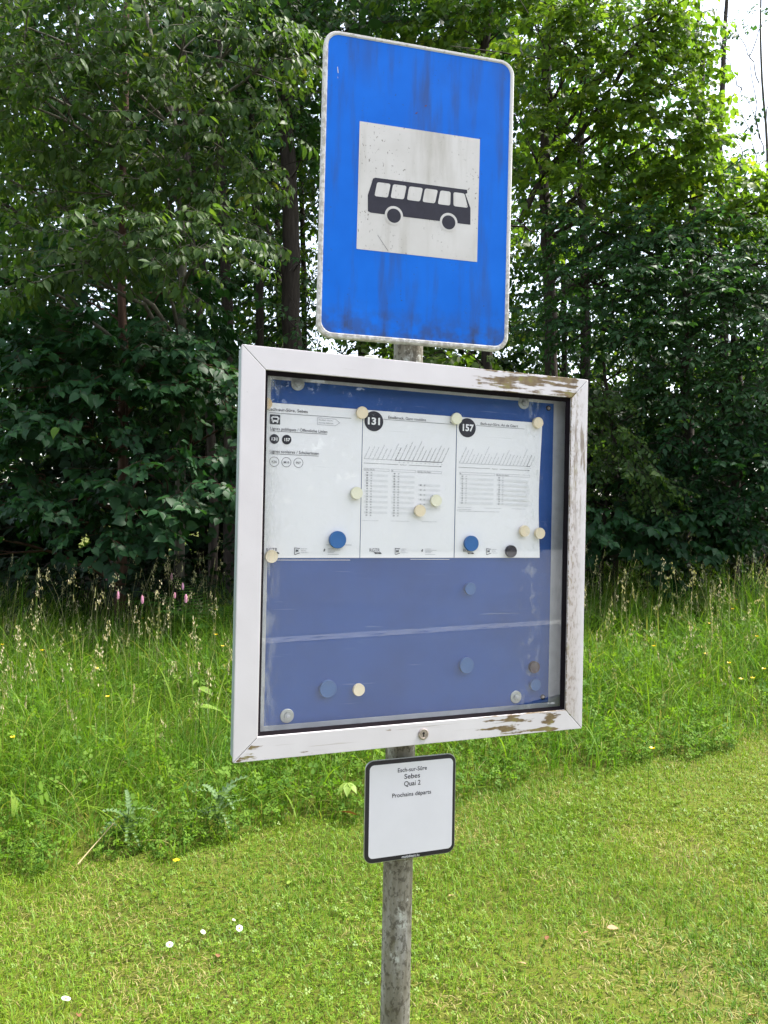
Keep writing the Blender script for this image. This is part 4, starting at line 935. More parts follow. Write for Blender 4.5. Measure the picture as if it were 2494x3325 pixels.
tree('ash_tree', 'thin leaning trunk left of the slim dark tree above the display case', b, [at(470, 740, 10.8), at(445, 620, 10.8), at(420, 420, 10.9), at(400, 100, 11), at(380, -300, 11)], (.055, .03),
     [lobe(420, 380, 10.8, .8, 26), lobe(340, 560, 10.6, .6, 20), lobe(390, 150, 11, 1., 34), lobe(300, 700, 10.4, .6, 20), lobe(380, -250, 11, 1.3, 44)], 'wood', 'leaf_hornbeam')
b = gp(1050, 9.6)
tree('ash_tree', 'upright slim trunk rising behind the right half of the blue sign', b, [at(1052, 700, 9.6), at(1050, 300, 9.6), at(1046, 100, 9.6), at(1060, 0, 9.6), at(1075, -350, 9.7)], (.075, .045),
     [lobe(1000, 60, 9.4, .6, 26), lobe(1100, 50, 9.4, .6, 30), lobe(960, -60, 9.5, 1., 44), lobe(1120, -150, 9.5, 1.2, 54), lobe(1130, 250, 9.4, .45, 14), lobe(720, 140, 9.6, .5, 14), lobe(1160, 500, 9.6, .5, 12), lobe(1010, 760, 9.4, .4, 14)], 'linden', 'leaf_back', size=(.7, 1.05))
# right: linden with the long diagonal limb
b = gp(1190, 9.4)
tree('linden_tree', 'large bright linden upper right of the sign with a long diagonal limb', b, [at(1192, 900, 9.4), at(1190, 640, 9.4), at(1175, 450, 9.4), at(1180, 200, 9.5), at(1190, -200, 9.6)], (.085, .05),
     [lobe(1180, 90, 8.3, .55, 49), lobe(1290, 60, 8.2, .6, 41), lobe(1400, 70, 8.1, .5, 29), lobe(1480, 20, 8.0, .3, 12), lobe(1240, 190, 8.3, .6, 44), lobe(1370, 190, 8.2, .6, 44), lobe(1460, 180, 8.2, .42, 26), lobe(1290, 300, 8.4, .6, 44), lobe(1420, 300, 8.3, .6, 49), lobe(1500, 330, 8.3, .42, 29),
      lobe(1150, 330, 8.6, .4, 23), lobe(1180, 410, 8.3, .3, 13), lobe(1610, 440, 8.3, .4, 29), lobe(1520, 420, 8.4, .55, 46), lobe(1400, 420, 8.5, .55, 44), lobe(1280, 400, 8.6, .5, 32), lobe(1640, 460, 8.4, .45, 35), lobe(1200, -60, 8.6, .8, 35), lobe(1360, -60, 8.5, .6, 26)],
     'linden', 'leaf_bright', size=(.5, .82), extra=[([at(1120, 480, 8.9), at(1170, 390, 8.7), at(1260, 280, 8.5), at(1340, 160, 8.3), at(1410, 40, 8.2), at(1500, -50, 8.1)], .040, .012), ([at(1245, 300, 8.5), at(1262, 200, 8.4), at(1266, 110, 8.4)], .014, .006), ([at(1370, 120, 8.3), at(1400, 60, 8.2), at(1420, -10, 8.2)], .014, .006)])
# right: hornbeam, dark shelves
b = gp(1480, 8.9)
tree('hornbeam_tree', 'dense hornbeam at the right with dark layered shelves of small leaves', b, [at(1485, 900, 8.9), at(1480, 650, 8.9), at(1500, 400, 9), at(1520, 100, 9)], (.075, .03),
     [lobe(1300, 500, 8.3, .55, 40, .25), lobe(1420, 510, 8.2, .55, 42, .25), lobe(1540, 530, 8.1, .5, 40, .25), lobe(1640, 570, 8.0, .45, 34, .25), lobe(1350, 600, 8.1, .5, 34, .2), lobe(1470, 620, 8.0, .5, 38, .2), lobe(1590, 650, 7.9, .5, 38, .2), lobe(1240, 590, 8.4, .4, 20, .2),
      lobe(1200, 690, 8.3, .35, 14, .15), lobe(1310, 700, 8.1, .45, 26, .2), lobe(1430, 720, 8.0, .5, 34, .2), lobe(1550, 740, 7.9, .5, 38, .2), lobe(1650, 770, 7.8, .4, 26, .2), lobe(1480, 820, 7.9, .45, 30, .2), lobe(1590, 840, 7.8, .45, 32, .2), lobe(1390, 800, 8.0, .3, 12, .1, (.8, -.3, -.4)), lobe(1750, 600, 8, .7, 40), lobe(1760, 850, 8, .7, 40)],
     'hornbeam', 'leaf_hornbeam', size=(.7, 1.05))
b = gp(1590, 8.5)
tree('hornbeam_tree', 'low dark hornbeam at the right edge above the seeding grass', b, [at(1590, 1000, 8.5), at(1600, 850, 8.6), at(1580, 700, 8.7), at(1610, 500, 8.8)], (.05, .025),
     [lobe(1640, 930, 7.8, .4, 28, .2), lobe(1540, 930, 7.9, .45, 30, .2), lobe(1450, 940, 8.0, .4, 24, .2), lobe(1600, 1010, 7.8, .4, 26, .2), lobe(1640, 1080, 7.8, .4, 26, .22), lobe(1500, 1030, 8.0, .4, 22, .2), lobe(1570, 1100, 7.9, .35, 18, .2), lobe(1720, 1000, 7.8, .6, 36)],
     'hornbeam', 'leaf_linden', size=(.7, 1.05))
b = gp(1330, 8.6)
tree('beech_tree', 'small beech right of the display case with light drooping sprays', b, [at(1335, 1050, 8.6), at(1320, 900, 8.6), at(1300, 760, 8.6)], (.035, .016),
     [lobe(1300, 860, 7.9, .22, 8, .1, (.6, -.3, -.3)), lobe(1340, 930, 7.7, .25, 10, .12, (.6, -.3, -.3)), lobe(1350, 990, 7.6, .25, 10, .1, (.6, -.3, -.4)), lobe(1390, 1050, 7.6, .25, 10, .1, (.8, -.3, -.4)), lobe(1430, 1100, 7.6, .16, 5, .06, (.8, -.2, -.5)),
      lobe(1240, 870, 8.2, .35, 18, .2), lobe(1310, 950, 8.4, .4, 20, .2), lobe(1250, 1000, 8.2, .35, 16, .2), lobe(1260, 1090, 8.1, .35, 16, .16), lobe(1400, 880, 8.3, .45, 24, .2)],
     'hornbeam', 'leaf_cherry', size=(.6, .95))
b = gp(1300, 8.3)
tree('linden_tree', 'low linden sapling with broad dark leaves right of the display case', b, [at(1300, 1160, 8.3), at(1310, 1080, 8.3), at(1330, 980, 8.4)], (.03, .014),
     [lobe(1300, 1130, 7.8, .35, 18, .16), lobe(1400, 1120, 7.9, .4, 22, .18), lobe(1470, 1170, 7.8, .35, 16, .15), lobe(1320, 1040, 8.1, .4, 18, .2), lobe(1420, 1020, 8.2, .4, 18, .2), lobe(1510, 1120, 8.0, .3, 14, .15)], 'linden', 'leaf_linden', size=(.65, .95))
# second row and sunlit trees beyond
for (px, d, lab, lm, rad, lobes) in (
  (150, 11.5, 'tall tree in the second row behind the cherry tree', 'leaf_hornbeam', .10, [(100, 100, 11.2, 1.2, 46), (200, 300, 11, 1.1, 44), (60, 400, 11, 1.1, 40), (150, 560, 10.6, 1., 40), (60, 700, 10.4, .9, 44), (50, 600, 10.6, .9, 44), (220, 640, 10.5, .9, 40), (260, 760, 10.4, .8, 26), (150, -200, 11.5, 1.9, 70), (-150, 400, 11, 1.4, 50)]),
  (330, 13.5, 'second row tree far behind the reddish trunk on the left', 'leaf_hornbeam', .10, [(330, 200, 13, 1.4, 46), (380, 480, 12.6, 1., 34), (260, 560, 12.6, 1.1, 40), (350, 760, 12.2, .9, 32), (200, 850, 12.2, .9, 32), (440, 900, 12, .8, 26), (330, -200, 13.5, 2., 60)]),
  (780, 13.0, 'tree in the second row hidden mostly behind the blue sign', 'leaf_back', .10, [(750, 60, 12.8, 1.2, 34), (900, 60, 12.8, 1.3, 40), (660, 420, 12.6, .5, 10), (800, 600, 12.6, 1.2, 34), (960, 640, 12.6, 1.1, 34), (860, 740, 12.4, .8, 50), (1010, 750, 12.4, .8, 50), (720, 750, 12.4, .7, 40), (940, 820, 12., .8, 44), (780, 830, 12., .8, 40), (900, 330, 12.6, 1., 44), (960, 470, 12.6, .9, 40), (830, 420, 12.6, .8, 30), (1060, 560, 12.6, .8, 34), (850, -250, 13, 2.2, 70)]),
  (1260, 12.4, 'second row tree with sunlit foliage behind the right side of the sign', 'leaf_hornbeam', .10, [(1180, 560, 12.0, .6, 14), (1300, 480, 12.2, .9, 26), (1400, 600, 12, .9, 30), (1230, 760, 11.8, .7, 16), (1330, 820, 11.6, .8, 26), (1280, 200, 12.4, 1.3, 70), (1180, 80, 12.2, 1.1, 50), (1370, 120, 12.3, 1., 44), (1400, 330, 12.3, 1., 40), (1200, -150, 12.6, 1.9, 50), (1450, 800, 11.6, .9, 30)]),
  (1560, 12.0, 'second row tree behind the dense hornbeam on the right', 'leaf_hornbeam', .09, [(1560, 700, 11.6, 1., 36), (1660, 560, 11.8, 1., 36), (1500, 480, 12, .9, 26), (1600, 900, 11.2, .9, 34), (1750, 750, 11.5, 1.2, 40), (1460, 950, 11, .8, 26), (1760, 480, 12, .8, 22)]),
  (655, 13.6, 'second row tree with small leaves between the thick trunk and the blue sign', 'leaf_hornbeam', .06, [(600, 610, 13.3, .6, 26), (660, 470, 13.3, .6, 26), (590, 340, 13.4, .7, 28), (675, 640, 13.2, .5, 22), (560, 710, 13., .6, 26), (640, 740, 13., .5, 22), (650, 250, 13.4, .6, 20), (530, 560, 13.2, .5, 18), (650, 150, 13.5, .7, 22)]),
  (1215, 13.6, 'second row tree with small leaves just right of the blue sign', 'leaf_hornbeam', .06, [(1170, 430, 13.3, .6, 26), (1230, 560, 13.3, .6, 26), (1165, 640, 13.3, .5, 22), (1250, 700, 13.2, .6, 24), (1150, 740, 13., .5, 22), (1320, 600, 13.3, .6, 22), (1180, 300, 13.4, .7, 26), (1270, 420, 13.3, .6, 20), (1450, 350, 13.4, .7, 20)]),
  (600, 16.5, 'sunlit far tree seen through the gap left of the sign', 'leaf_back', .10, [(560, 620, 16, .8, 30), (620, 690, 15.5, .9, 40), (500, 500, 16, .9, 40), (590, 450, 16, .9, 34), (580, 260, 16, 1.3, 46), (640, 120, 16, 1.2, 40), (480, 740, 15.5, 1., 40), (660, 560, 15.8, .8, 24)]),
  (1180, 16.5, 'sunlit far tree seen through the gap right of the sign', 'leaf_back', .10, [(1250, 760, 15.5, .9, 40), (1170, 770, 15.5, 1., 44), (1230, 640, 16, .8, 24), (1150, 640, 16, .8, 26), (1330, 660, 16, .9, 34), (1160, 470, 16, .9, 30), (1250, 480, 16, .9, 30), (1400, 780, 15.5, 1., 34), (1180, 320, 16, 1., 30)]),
  (1500, 15.0, 'far tree with thin crown beside the open sky at upper right', 'leaf_back', .05, [(1430, 280, 14.5, .8, 16), (1530, 480, 14.5, .8, 20), (1380, 330, 14.5, .9, 18), (1390, 80, 14.8, .7, 10), (1620, 540, 14.5, .8, 20), (1520, 150, 14.6, .3, 3)]),
 ):
    b = gp(px, d); top = min(q[1] for q in lobes)
    tree('broadleaf_tree', lab, b, [at(px + 5, 700, d), at(px - 8, 300, d), at(px + 10, min(0, top), d)], (rad, .03), [lobe(*q) for q in lobes], 'wood', lm, size=(.9, 1.4), group='trees of the second row', sides=8)
# bare twiggy tree against the sky, top right
b = gp(1650, 11.5); ex = []
for px0, py0, px1, py1 in ((1650, 420, 1560, 120), (1640, 300, 1600, 20), (1610, 380, 1570, 250), (1655, 260, 1680, 40), (1600, 200, 1545, 90), (1640, 180, 1560, 10), (1650, 330, 1590, 160), (1620, 120, 1660, -20)):
    ex.append(([at(px0, py0, 11.3), at((px0 + px1) / 2 + 8, (py0 + py1) / 2, 11.1), at(px1, py1, 11)], .009, .003))
tree('thin_tree', 'sparse thin twigged tree against the bright sky at the top right corner', b, [at(1655, 700, 11.5), at(1660, 350, 11.4), at(1640, 100, 11.3), at(1650, -150, 11.3)], (.028, .010),
     [lobe(1640, 360, 11.2, .45, 16), lobe(1590, 260, 11.1, .35, 8), lobe(1655, 220, 11, .25, 6), lobe(1560, 110, 11, .25, 4), lobe(1650, 60, 11, .35, 7), lobe(1740, 300, 11.2, .8, 20)], 'wood', 'leaf_hornbeam', 'bark_grey', limbs=False, size=(.6, .9), extra=ex)

# ------------------------------------------------------------------ shrubs and undergrowth
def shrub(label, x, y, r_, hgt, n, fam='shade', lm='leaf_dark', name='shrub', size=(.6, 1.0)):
    z = float(gz(x, y)); t = thing(name, label, 'shrub', (x, y, z), 0, 'shrubs along the foot of the trees')
    parts = []
    for i in range(7):
        a = rng.uniform(0, 6.28); e = np.array([math.cos(a) * r_ * .7, math.sin(a) * r_ * .7, hgt * rng.uniform(.5, .95)]); parts.append(tube(bez((0, 0, -.05), (e[0] * .2, e[1] * .2, e[2] * .7), e, 6), np.linspace(.014, .004, 6), 5))
    v, T = cat(parts); link('stem', mesh_np('stem', v, T, [M['bark']], smooth=True), t)
    P, D = crown_pts([((0, 0, hgt * .55), (r_, r_, hgt * .5), n)], (0, 0)); ok = P[:, 2] > .06; P, D = P[ok], D[ok]
    v, T, tn, mi = scatter(FAM[fam], P, D, rng.uniform(size[0], size[1], len(P))); link('foliage', mesh_np('foliage', v, T, [M[lm], M['bark']], tn, mi), t)
for px, d, r_, hgt, n, lab in ((20, 8.6, .7, 1.0, 46, 'dark shrub at the left edge under the linden shelves'), (150, 8.9, .7, .9, 44, 'dark shrub left of the reddish linden trunk'), (330, 8.8, .7, .9, 46, 'dark shrub right of the reddish linden trunk'), (450, 8.6, .6, .95, 36, 'dark shrub behind the fern beside the display case'),
    (650, 8.9, .9, 1.1, 40, 'shrub behind the left half of the display case'), (950, 8.9, .9, 1.1, 40, 'shrub behind the right half of the display case'), (1230, 8.7, .6, .9, 40, 'shrub at the right side of the display case frame'), (1370, 8.9, .7, 1.0, 46, 'dark shrub under the drooping beech sprays'), (1500, 8.9, .7, 1.0, 46, 'dark shrub among tall seeding grass on the right'), (1630, 8.8, .7, 1.0, 46, 'dark shrub at the far right edge of the photo')):
    x, y = gp(px, d); shrub(lab, x, y, r_, hgt, n)
# deep shade mass between the trunks
def mass(name, label, x0, x1, y0, y1, zf0, zf1, n, size, lm, fam='shade', keep=None):
    x, y = roots(n, x0, x1, y0, y1); z0 = gz(x, y); u = rng.random(n); z = z0 + zf0 + u * (zf1(x) - zf0)
    P = np.stack([x, y, z], 1)
    if keep is not None: P = P[keep(P)]
    a = rng.uniform(0, 6.28, len(P)); D = np.stack([np.cos(a), np.sin(a), rng.normal(-.1, .3, len(P))], 1)
    v, T, tn, mi = scatter(FAM[fam], P, D, rng.uniform(size[0], size[1], len(P))); o = link(name, mesh_np(name, v, T, [M[lm], M['bark']], tn, mi)); tag(o, label, 'undergrowth', kind='stuff')
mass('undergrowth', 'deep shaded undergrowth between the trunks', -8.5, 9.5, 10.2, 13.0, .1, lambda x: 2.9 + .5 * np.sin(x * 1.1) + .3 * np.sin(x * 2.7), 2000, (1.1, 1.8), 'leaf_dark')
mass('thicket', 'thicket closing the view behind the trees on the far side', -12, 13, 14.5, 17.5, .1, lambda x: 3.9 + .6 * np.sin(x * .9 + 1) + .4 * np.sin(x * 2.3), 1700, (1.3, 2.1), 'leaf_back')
mass('canopy_leaves', 'upper canopy leaves closing over the trees', -9, 2.2, 9.5, 15.5, 6.6, lambda x: 11 + 0 * x, 1250, (1.4, 2.0), 'leaf_hornbeam', 'wood')
mass('far_wood', 'far wood closing the sky behind the left trees', -15, -3.0, 16.5, 19.5, 2.5, lambda x: 12 + 0 * x, 900, (1.4, 2.2), 'leaf_linden', 'wood')
mass('far_wood', 'far wood closing the sky behind the right trees', 4.2, 15, 16.5, 19.5, 2.5, lambda x: 8.5 + 0 * x, 620, (1.4, 2.2), 'leaf_linden', 'wood')
# trees across the road, seen only in the glass
def facing_wood():
    n = 7500; x = rng.uniform(-30, 66, n); y = -22 - rng.uniform(0, 5, n); z = rng.uniform(.2, 15.5, n) * (.8 + .25 * np.sin(x * .35))
    a = rng.uniform(0, 6.28, n); D = np.stack([np.cos(a), np.sin(a), 0 * a - .2], 1)
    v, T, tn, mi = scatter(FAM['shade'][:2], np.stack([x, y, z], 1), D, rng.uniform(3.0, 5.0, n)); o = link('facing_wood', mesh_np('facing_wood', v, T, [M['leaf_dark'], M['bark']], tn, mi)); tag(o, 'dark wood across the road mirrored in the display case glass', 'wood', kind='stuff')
facing_wood()

# broad leaves among the meadow blades
x, y = roots(26000, -5.5, 6.2, 2.8, 8.6); inv = (np.abs(x) < .57 * y + .7) & (y > ybound(x) + .05) & (wob(x, y, 2.4, 4) > .36); x, y = x[inv], y[inv]; n = len(x)
hh = rng.uniform(.06, .34, n) * np.clip(.45 + (y - ybound(x)) * .6, .4, 1.1)
clover(x, y, hh, rng.uniform(.012, .028, n), rng.random(n), 'meadow_weeds', M['weed'], 'leafy weeds growing among the meadow grass', .6)

# ------------------------------------------------------------------ single plants and litter
def small(name, label, cat_, x, y, group=None, dz=0.):
    return thing(name, label, cat_, (x, y, float(gz(x, y)) + dz), rng.uniform(0, 6.28), group)
def part(name, VT, mats, parent, tone=.5, jit=.25, mi=None, smooth=False):
    v, T = VT; return link(name, mesh_np(name, v, T, mats, np.clip(tone + rng.uniform(-jit, jit, len(v)), 0, 1), mi, smooth), parent)
def petalring(n, r0_, r1_, w_, z0, z1, ph=0.):
    Vs, Ts = [], []
    for i in range(n):
        a = ph + 2 * math.pi * i / n + rng.normal(0, .06); d = np.array([math.cos(a), math.sin(a), 0]); q = np.array([-d[1], d[0], 0])
        pts = [d * r0_ + [0, 0, z0], d * (r0_ * .35 + r1_ * .65) + q * w_ + [0, 0, (z0 + z1) / 2], d * r1_ + [0, 0, z1], d * (r0_ * .35 + r1_ * .65) - q * w_ + [0, 0, (z0 + z1) / 2]]
        k = len(Vs) * 4; Vs.append(np.array(pts)); Ts += [(k, k + 1, k + 2), (k, k + 2, k + 3)]
    return np.concatenate(Vs), np.array(Ts)
def dome(r_, h, z, n=10):
    Vs = [[0, 0, z + h]]
    for k in (1, 2):
        for i in range(n): a = 2 * math.pi * i / n; f = k / 2; Vs.append([r_ * f * math.cos(a), r_ * f * math.sin(a), z + h * (1 - f * f)])
    T = [(0, 1 + i, 1 + (i + 1) % n) for i in range(n)]
    for i in range(n): a, b, c, d = 1 + i, 1 + (i + 1) % n, 1 + n + (i + 1) % n, 1 + n + i; T += [(a, d, c), (a, c, b)]
    return np.array(Vs), np.array(T)
# daisies
for x, y, s_, lb in ((-.744, 2.776, 1., 'white daisy with open yellow centre alone in the middle of the lawn'), (-.660, 2.860, .8, 'small white daisy just right of the open daisy'), (-.516, 2.900, 1., 'white daisy tilted sideways, nearest the pole'), (-.556, 2.924, .55, 'tiny closed daisy bud beside the tilted daisy'), (-.989, 2.444, 1.15, 'large white daisy low at the left corner of the lawn')):
    t = small('daisy', lb, 'daisy', x, y, 'daisies in the lawn'); hz = .045
    part('stem', tube([(0, 0, 0), (.003, 0, hz * .6), (0, 0, hz)], .0012, 5), [M['weed']], t); v, T = petalring(17, .003 * s_, .0135 * s_, .0022 * s_, hz, hz + .003); v2, T2 = petalring(17, .003 * s_, .0125 * s_, .0022 * s_, hz + .0008, hz + .0045, .18)
    part('petals', cat([(v, T), (v2, T2)]), [M['white_petal']], t); part('centre', dome(.0042 * s_, .0025 * s_, hz + .0018), [M['yellow_petal']], t)
    t.rotation_euler = (rng.normal(0, .25) + .35, rng.normal(0, .25), t.rotation_euler[2] * .2)
# buttercups
BC = [(3.263, 7.10, 'right, farthest back under the hornbeam'), (3.092, 6.788, 'right, second farthest back'), (2.906, 5.96, 'rightmost of all, at the right edge of the photo'), (2.344, 5.56, 'right, alone left of the group of four'), (2.421, 5.356, 'right, leftmost of the group of four'), (2.586, 5.20, 'right, rightmost of the group of four'), (2.355, 5.032, 'right, lowest of the group of four, left one of its pair'), (2.44, 5.052, 'right, lowest of the group of four, right one of its pair'), (2.692, 6.328, 'right, between the far pair and the group of four'), (1.356, 3.832, 'close to the lower right corner of the display case'), (2.033, 5.744, 'beside the right frame of the display case'),
      (-1.749, 7.92, 'upper one of the pair beneath the fern'), (-1.63, 7.556, 'lower one of the pair beneath the fern'), (-1.356, 6.308, 'left of the display case, by the dock plant'), (-1.216, 5.90, 'just above the dock plant'), (-2.007, 5.444, 'middle of the left meadow'), (-1.726, 4.876, 'above the arching grass on the left'), (-2.04, 4.288, 'low at the left edge of the meadow'), (-2.623, 5.96, 'left meadow, far from the display case'), (-3.071, 6.244, 'at the very left edge of the photo'), (-2.241, 7.208, 'among the pink bistort spikes')]
for x, y, lb in BC:
    d = y - float(ybound(x)); hz = .26 + .2 * min(1, d / 2.5) if d > .3 else .30
    t = small('buttercup', 'yellow buttercup ' + lb, 'buttercup', x, y, 'buttercups in the meadow'); part('stem', tube(bez((0, 0, 0), (.03, 0, hz * .5), (0, 0, hz), 5), .0014, 4), [M['weed']], t)
    v, T = petalring(5, .002, .015, .0085, hz, hz + .009); part('petals', (v, T), [M['yellow_petal']], t); part('centre', dome(.0035, .003, hz + .001, 8), [M['yellow_petal']], t, .1, .05)
t = small('buttercup', 'small yellow flower low on the lawn edge left of the small plate', 'buttercup', -.884, 3.40, 'buttercups in the meadow'); part('stem', tube([(0, 0, 0), (0, 0, .03), (0, 0, .05)], .0012, 4), [M['weed']], t); part('petals', petalring(5, .002, .016, .009, .05, .056), [M['yellow_petal']], t)
# bistort spikes
for x, y, s_, lb in ((-2.795, 7.804, 1., 'pink bistort spike farthest left and back'), (-2.053, 7.596, 1.05, 'pink bistort spike highest on the right of its group'), (-1.766, 6.848, .95, 'pink bistort spike second highest on the right'), (-2.238, 6.468, 1., 'pink bistort spike lower left, above the reddish seed head'), (-1.916, 6.172, 1., 'pink bistort spike lowest in the middle of its group'), (-1.728, 6.392, .7, 'small faded bistort spike between two larger right ones'), (-1.575, 6.116, 1., 'pink bistort spike lowest right, nearest the display case')):
    t = small('bistort', lb, 'flower', x, y, 'pink bistort spikes in the meadow'); hz = .76; L = .068 * s_; lx, ly = rng.normal(0, .02, 2)
    part('stem', tube(bez((0, 0, 0), (lx, ly, hz * .6), (lx, ly, hz), 6), .0020, 5), [M['weed']], t)
    m = 150; u = rng.random(m); a = rng.uniform(0, 6.28, m); r_ = .0105 * s_ * np.sqrt(np.clip(1 - (2 * np.abs(u - .45)) ** 2.6, .12, 1)); c = np.stack([lx + r_ * np.cos(a), ly + r_ * np.sin(a), hz + u * L], 1)
    ou = np.stack([np.cos(a), np.sin(a), .5 + 0 * a], 1) * .0032; sd_ = np.stack([-np.sin(a), np.cos(a), 0 * a], 1) * .0018; upz = np.array([0, 0, .0022])
    q = np.stack([c - ou * .5, c + sd_ + ou * .3, c + ou + upz, c - sd_ + ou * .3], 1).reshape(-1, 3); b_ = np.arange(m)[:, None] * 4; T = np.concatenate([b_ + np.array([[0, 1, 2]]), b_ + np.array([[0, 2, 3]])])
    core = tube([(lx, ly, hz + z * L) for z in (0, .25, .5, .75, 1)], np.array([.005, .0095, .0095, .0075, .001]) * s_, 8); part('flower_spike', cat([(q, T), core]), [M['pink']], t)
# fern
def frond(L, az, el0, curl):
    Vs, Ts = [], []; k = 0; p = np.zeros(3); el = el0; n = 26; st = L / n
    for i in range(n):
        d = np.array([math.cos(az) * math.cos(el), math.sin(az) * math.cos(el), math.sin(el)]); p2 = p + d * st; el -= curl / n; q = np.cross(d, [0, 0, 1]); q /= np.linalg.norm(q); f = math.sin(math.pi * min(1, (i + 2) / n * .93 + .05)) ** .8 * L * .20
        for sg in (1, -1):
            # each pinna is a row of small leaflets
            m_ = 6; dirp = q * sg * .95 + d * .35 - np.array([0, 0, .18])
            for j in range(m_):
                c = p + dirp * f * (j + .3) / m_; w_ = st * .46 * (1 - j / m_ * .6); e = dirp * f / m_ * .55
                Vs.append(np.array([c - e, c + d * w_, c + e * 1.2, c - d * w_ * .6])); Ts += [(k, k + 1, k + 2), (k, k + 2, k + 3)]; k += 4
        v, T = tube([p, p2], .002, 3); Vs.append(v); Ts += [tuple(r_) for r_ in (T + k)]; k += len(v); p = p2
    return np.concatenate(Vs), np.array(Ts)
fx, fy = -1.62, 7.55
t = small('fern', 'green fern with feathery fronds against the left side of the display case', 'fern', fx, fy); t.rotation_euler = (0, 0, 0)
for az, L, el, cu in ((3.1, 1.15, 1.35, 1.5), (2.6, 1.05, 1.45, 1.2), (3.6, 1.2, 1.25, 1.5), (4.2, 1.1, 1.2, 1.4), (1.0, .9, 1.3, 1.3), (5.2, 1.1, 1.3, 1.4), (.2, 1.0, 1.3, 1.4), (4.7, 1.0, 1.05, 1.3)):
    part('frond', frond(L, az, el, cu), [M['fern']], t, .6, .4)
# thistles
def thistle(label, x, y, n, s_):
    t = small('thistle', label, 'thistle', x, y, 'thistles at the uncut edge'); hz = .16 * s_
    part('stem', tube([(0, 0, -.01), (.005, 0, hz * .5), (0, 0, hz)], .003, 5), [M['thistle']], t)
    for i in range(n):
        az = i * 2.4 + rng.normal(0, .2); el = rng.uniform(.1, 1.0); L = rng.uniform(.08, .16) * s_; Vs, Ts = [], []; k = 0; p = np.array([0, 0, hz * (.25 + .75 * i / n)]); m = 14
        for j in range(m):
            d = np.array([math.cos(az) * math.cos(el), math.sin(az) * math.cos(el), math.sin(el)]); q = np.array([-math.sin(az), math.cos(az), 0]); p2 = p + d * L / m; el -= .08; w_ = L * (.15 if j % 2 else .035) * (1 - .7 * j / m) + .002; w0 = L * (.035 if j % 2 else .05) * (1 - .7 * j / m) + .002; up_ = np.array([0, 0, .010 if j % 2 else 0])
            Vs.append(np.array([p - q * w0, p + q * w0, p2 + q * w_ + up_, p2 - q * w_ + up_, (p + p2) / 2 - [0, 0, .004]])); Ts += [(k, 4 + k, 3 + k), (k, 1 + k, 4 + k), (1 + k, 2 + k, 4 + k), (2 + k, 3 + k, 4 + k)]; k += 5; p = p2
        part('leaf', (np.concatenate(Vs), np.array(Ts)), [M['thistle']], t)
thistle('spiny grey green thistle at the meadow edge, left of the pair', -1.182, 3.66, 14, 1.15); thistle('spiny grey green thistle at the meadow edge, nearest below the display case corner', -.775, 3.74, 16, 1.3)
# dock plant with a pale flower stalk, maple seedling, single big leaf
def bigleaf(name, label, cat_, x, y, z, L, W, az, pitch, mat, kind='ovate', group=None, tone=.5, roll=0., flat_=False):
    v, T = leaf(L, W, kind, .12, .25); d = np.array([math.cos(az) * math.cos(pitch), math.sin(az) * math.cos(pitch), math.sin(pitch)])
    o = link(name, mesh_np(name, v @ frame(d, roll).T, T, [M[mat]], np.full(len(v), tone)), None, (x, y, float(gz(x, y)) + z)); tag(o, label, cat_, group); return o
t = small('dock_plant', 'pale leaved dock plant with a pinkish seed stalk left of the display case', 'plant', -1.12, 4.75); t.rotation_euler = (0, 0, 0)
part('stem', tube(bez((0, 0, 0), (.02, 0, .3), (.0, 0, .56), 7), .004, 6), [M['weed']], t)
for i, (z, az, L) in enumerate(((.40, 3.4, .15), (.33, .3, .14), (.45, 5.6, .12), (.25, 2.2, .15), (.50, 4.4, .08))):
    v, T = leaf(L, L * .42, 'ovate', .1, .4); d = np.array([math.cos(az), math.sin(az), .1]); part('leaf', (v @ frame(d, .2).T + [0, 0, z], T), [M['pale_leaf']], t, .3)
m = 60; u = rng.random(m); a = rng.uniform(0, 6.28, m); c = np.stack([.006 * np.cos(a), .006 * np.sin(a), .53 + u * .075], 1); e = np.stack([np.cos(a), np.sin(a), 1 + 0 * a], 1) * .004; f_ = np.stack([-np.sin(a), np.cos(a), 0 * a], 1) * .003
q = np.stack([c - e, c + f_, c + e, c - f_], 1).reshape(-1, 3); b_ = np.arange(m)[:, None] * 4; part('seed_stalk', (q, np.concatenate([b_ + np.array([[0, 1, 2]]), b_ + np.array([[0, 2, 3]])])), [M['seed']], t, .9, .1)
t = small('maple_seedling', 'bright maple seedling leaves beside the small plate at the lawn edge', 'seedling', -.165, 3.93); t.rotation_euler = (0, 0, 0)
part('stem', tube([(0, 0, 0), (.0, 0, .08), (.01, -.02, .16)], .002, 5), [M['weed']], t)
for az, L in ((4.7, .085), (3.9, .075), (5.5, .075), (3.2, .055), (6.2, .055)):
    v, T = leaf(L, L * .5, 'long', .1, .3); d = np.array([math.cos(az), math.sin(az), -.25]); part('leaf', (v @ frame(d, 0).T + [.01, -.02, .16], T), [M['pale_leaf']], t, .6)
bigleaf('dock_leaf', 'broad yellow green leaf standing up at the left edge of the meadow', 'leaf', -1.80, 3.80, .10, .13, .075, 1.6, 1.25, 'pale_leaf', roll=1.5)
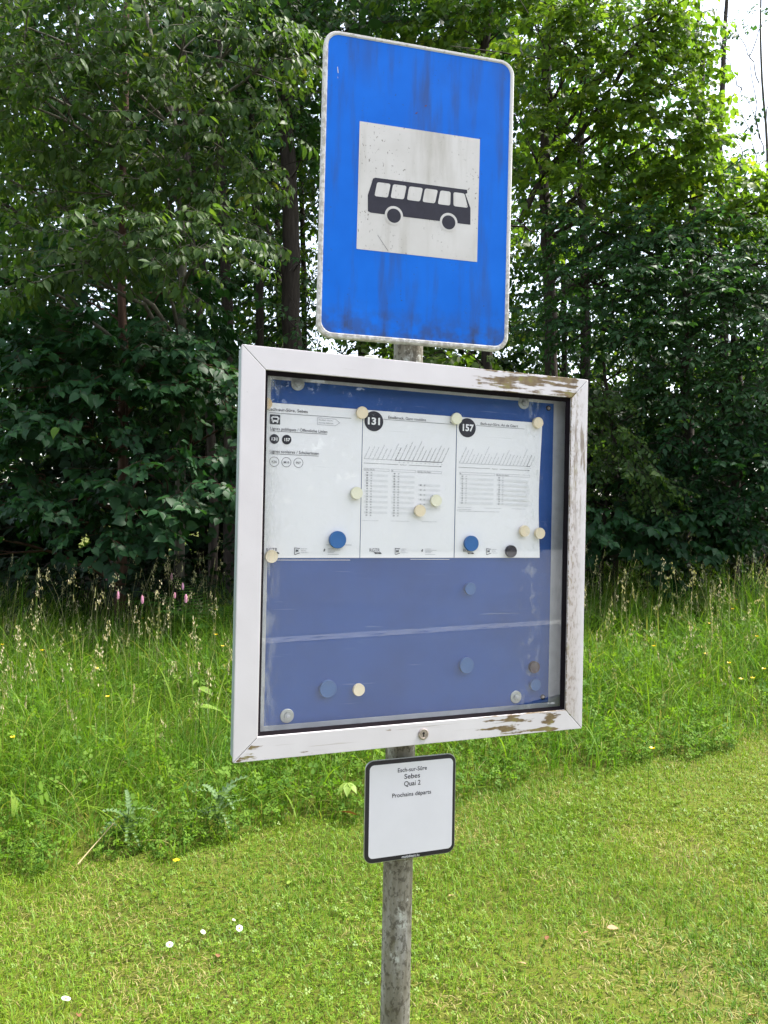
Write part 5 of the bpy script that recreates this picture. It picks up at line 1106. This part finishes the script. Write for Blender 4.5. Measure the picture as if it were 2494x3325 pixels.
# litter on the lawn
for x, y, L, az, mat, tn_, lb in ((-.369, 3.208, .055, 1.3, 'pale_leaf', .9, 'pale green leaf lying upright in the lawn left of the pole'), (-.548, 2.70, .05, 1.8, 'dead_leaf', .3, 'pinkish brown leaf on the lawn near the pole'), (-.909, 2.384, .05, 2.0, 'dead_leaf', .2, 'brown curled leaf at the bottom left of the lawn'), (-.754, 3.24, .05, .3, 'dead_leaf', .25, 'reddish leaf just inside the mown edge on the left'), (-.718, 2.70, .035, .2, 'dead_leaf', .6, 'small tan leaf below the open daisy'),
      (.289, 3.076, .042, .5, 'dead_leaf', 1., 'pale peach leaf right of the pole'), (.615, 3.08, .035, 1.1, 'dead_leaf', .6, 'small orange leaf in the middle of the right lawn'), (.75, 2.784, .03, .4, 'dead_leaf', .55, 'small tan leaf on the right lawn'), (.608, 2.748, .045, 1.2, 'dead_leaf', .15, 'dark brown shrivelled leaf on the right lawn'), (.844, 2.812, .06, .2, 'dead_leaf', .8, 'flat tan leaf on the right lawn'), (1.127, 2.328, .05, .4, 'dead_leaf', .2, 'brown leaf at the bottom right corner of the lawn'), (.51, 2.608, .05, 2.3, 'dead_leaf', .9, 'whitish dry leaf on the lawn right of the pole foot')):
    bigleaf('fallen_leaf', lb, 'fallen leaf', x, y, .028, L * .8, L * .36, az, rng.uniform(-.1, .25), mat, 'ovate', 'leaves fallen on the lawn', tn_, rng.normal(0, .4))
bigleaf('fallen_leaf', 'large curled reddish brown leaf at the left edge of the small plate', 'fallen leaf', -.10, 3.78, .05, .10, .045, 2.9, .3, 'dead_leaf', 'ovate', 'leaves fallen on the lawn', .1, .6)
v, T = tube(bez((-1.335, 3.444, float(gz(-1.335, 3.444)) + .03), (-1.30, 3.52, float(gz(-1.3, 3.5)) + .07), (-1.24, 3.62, float(gz(-1.24, 3.6)) + .13), 6), np.linspace(.0032, .002, 6), 6)
o = link('dry_stalk', mesh_np('dry_stalk', v, T, [M['straw']], np.full(len(v), .7))); tag(o, 'pale dry stalk lying at the meadow edge on the left', 'stalk')
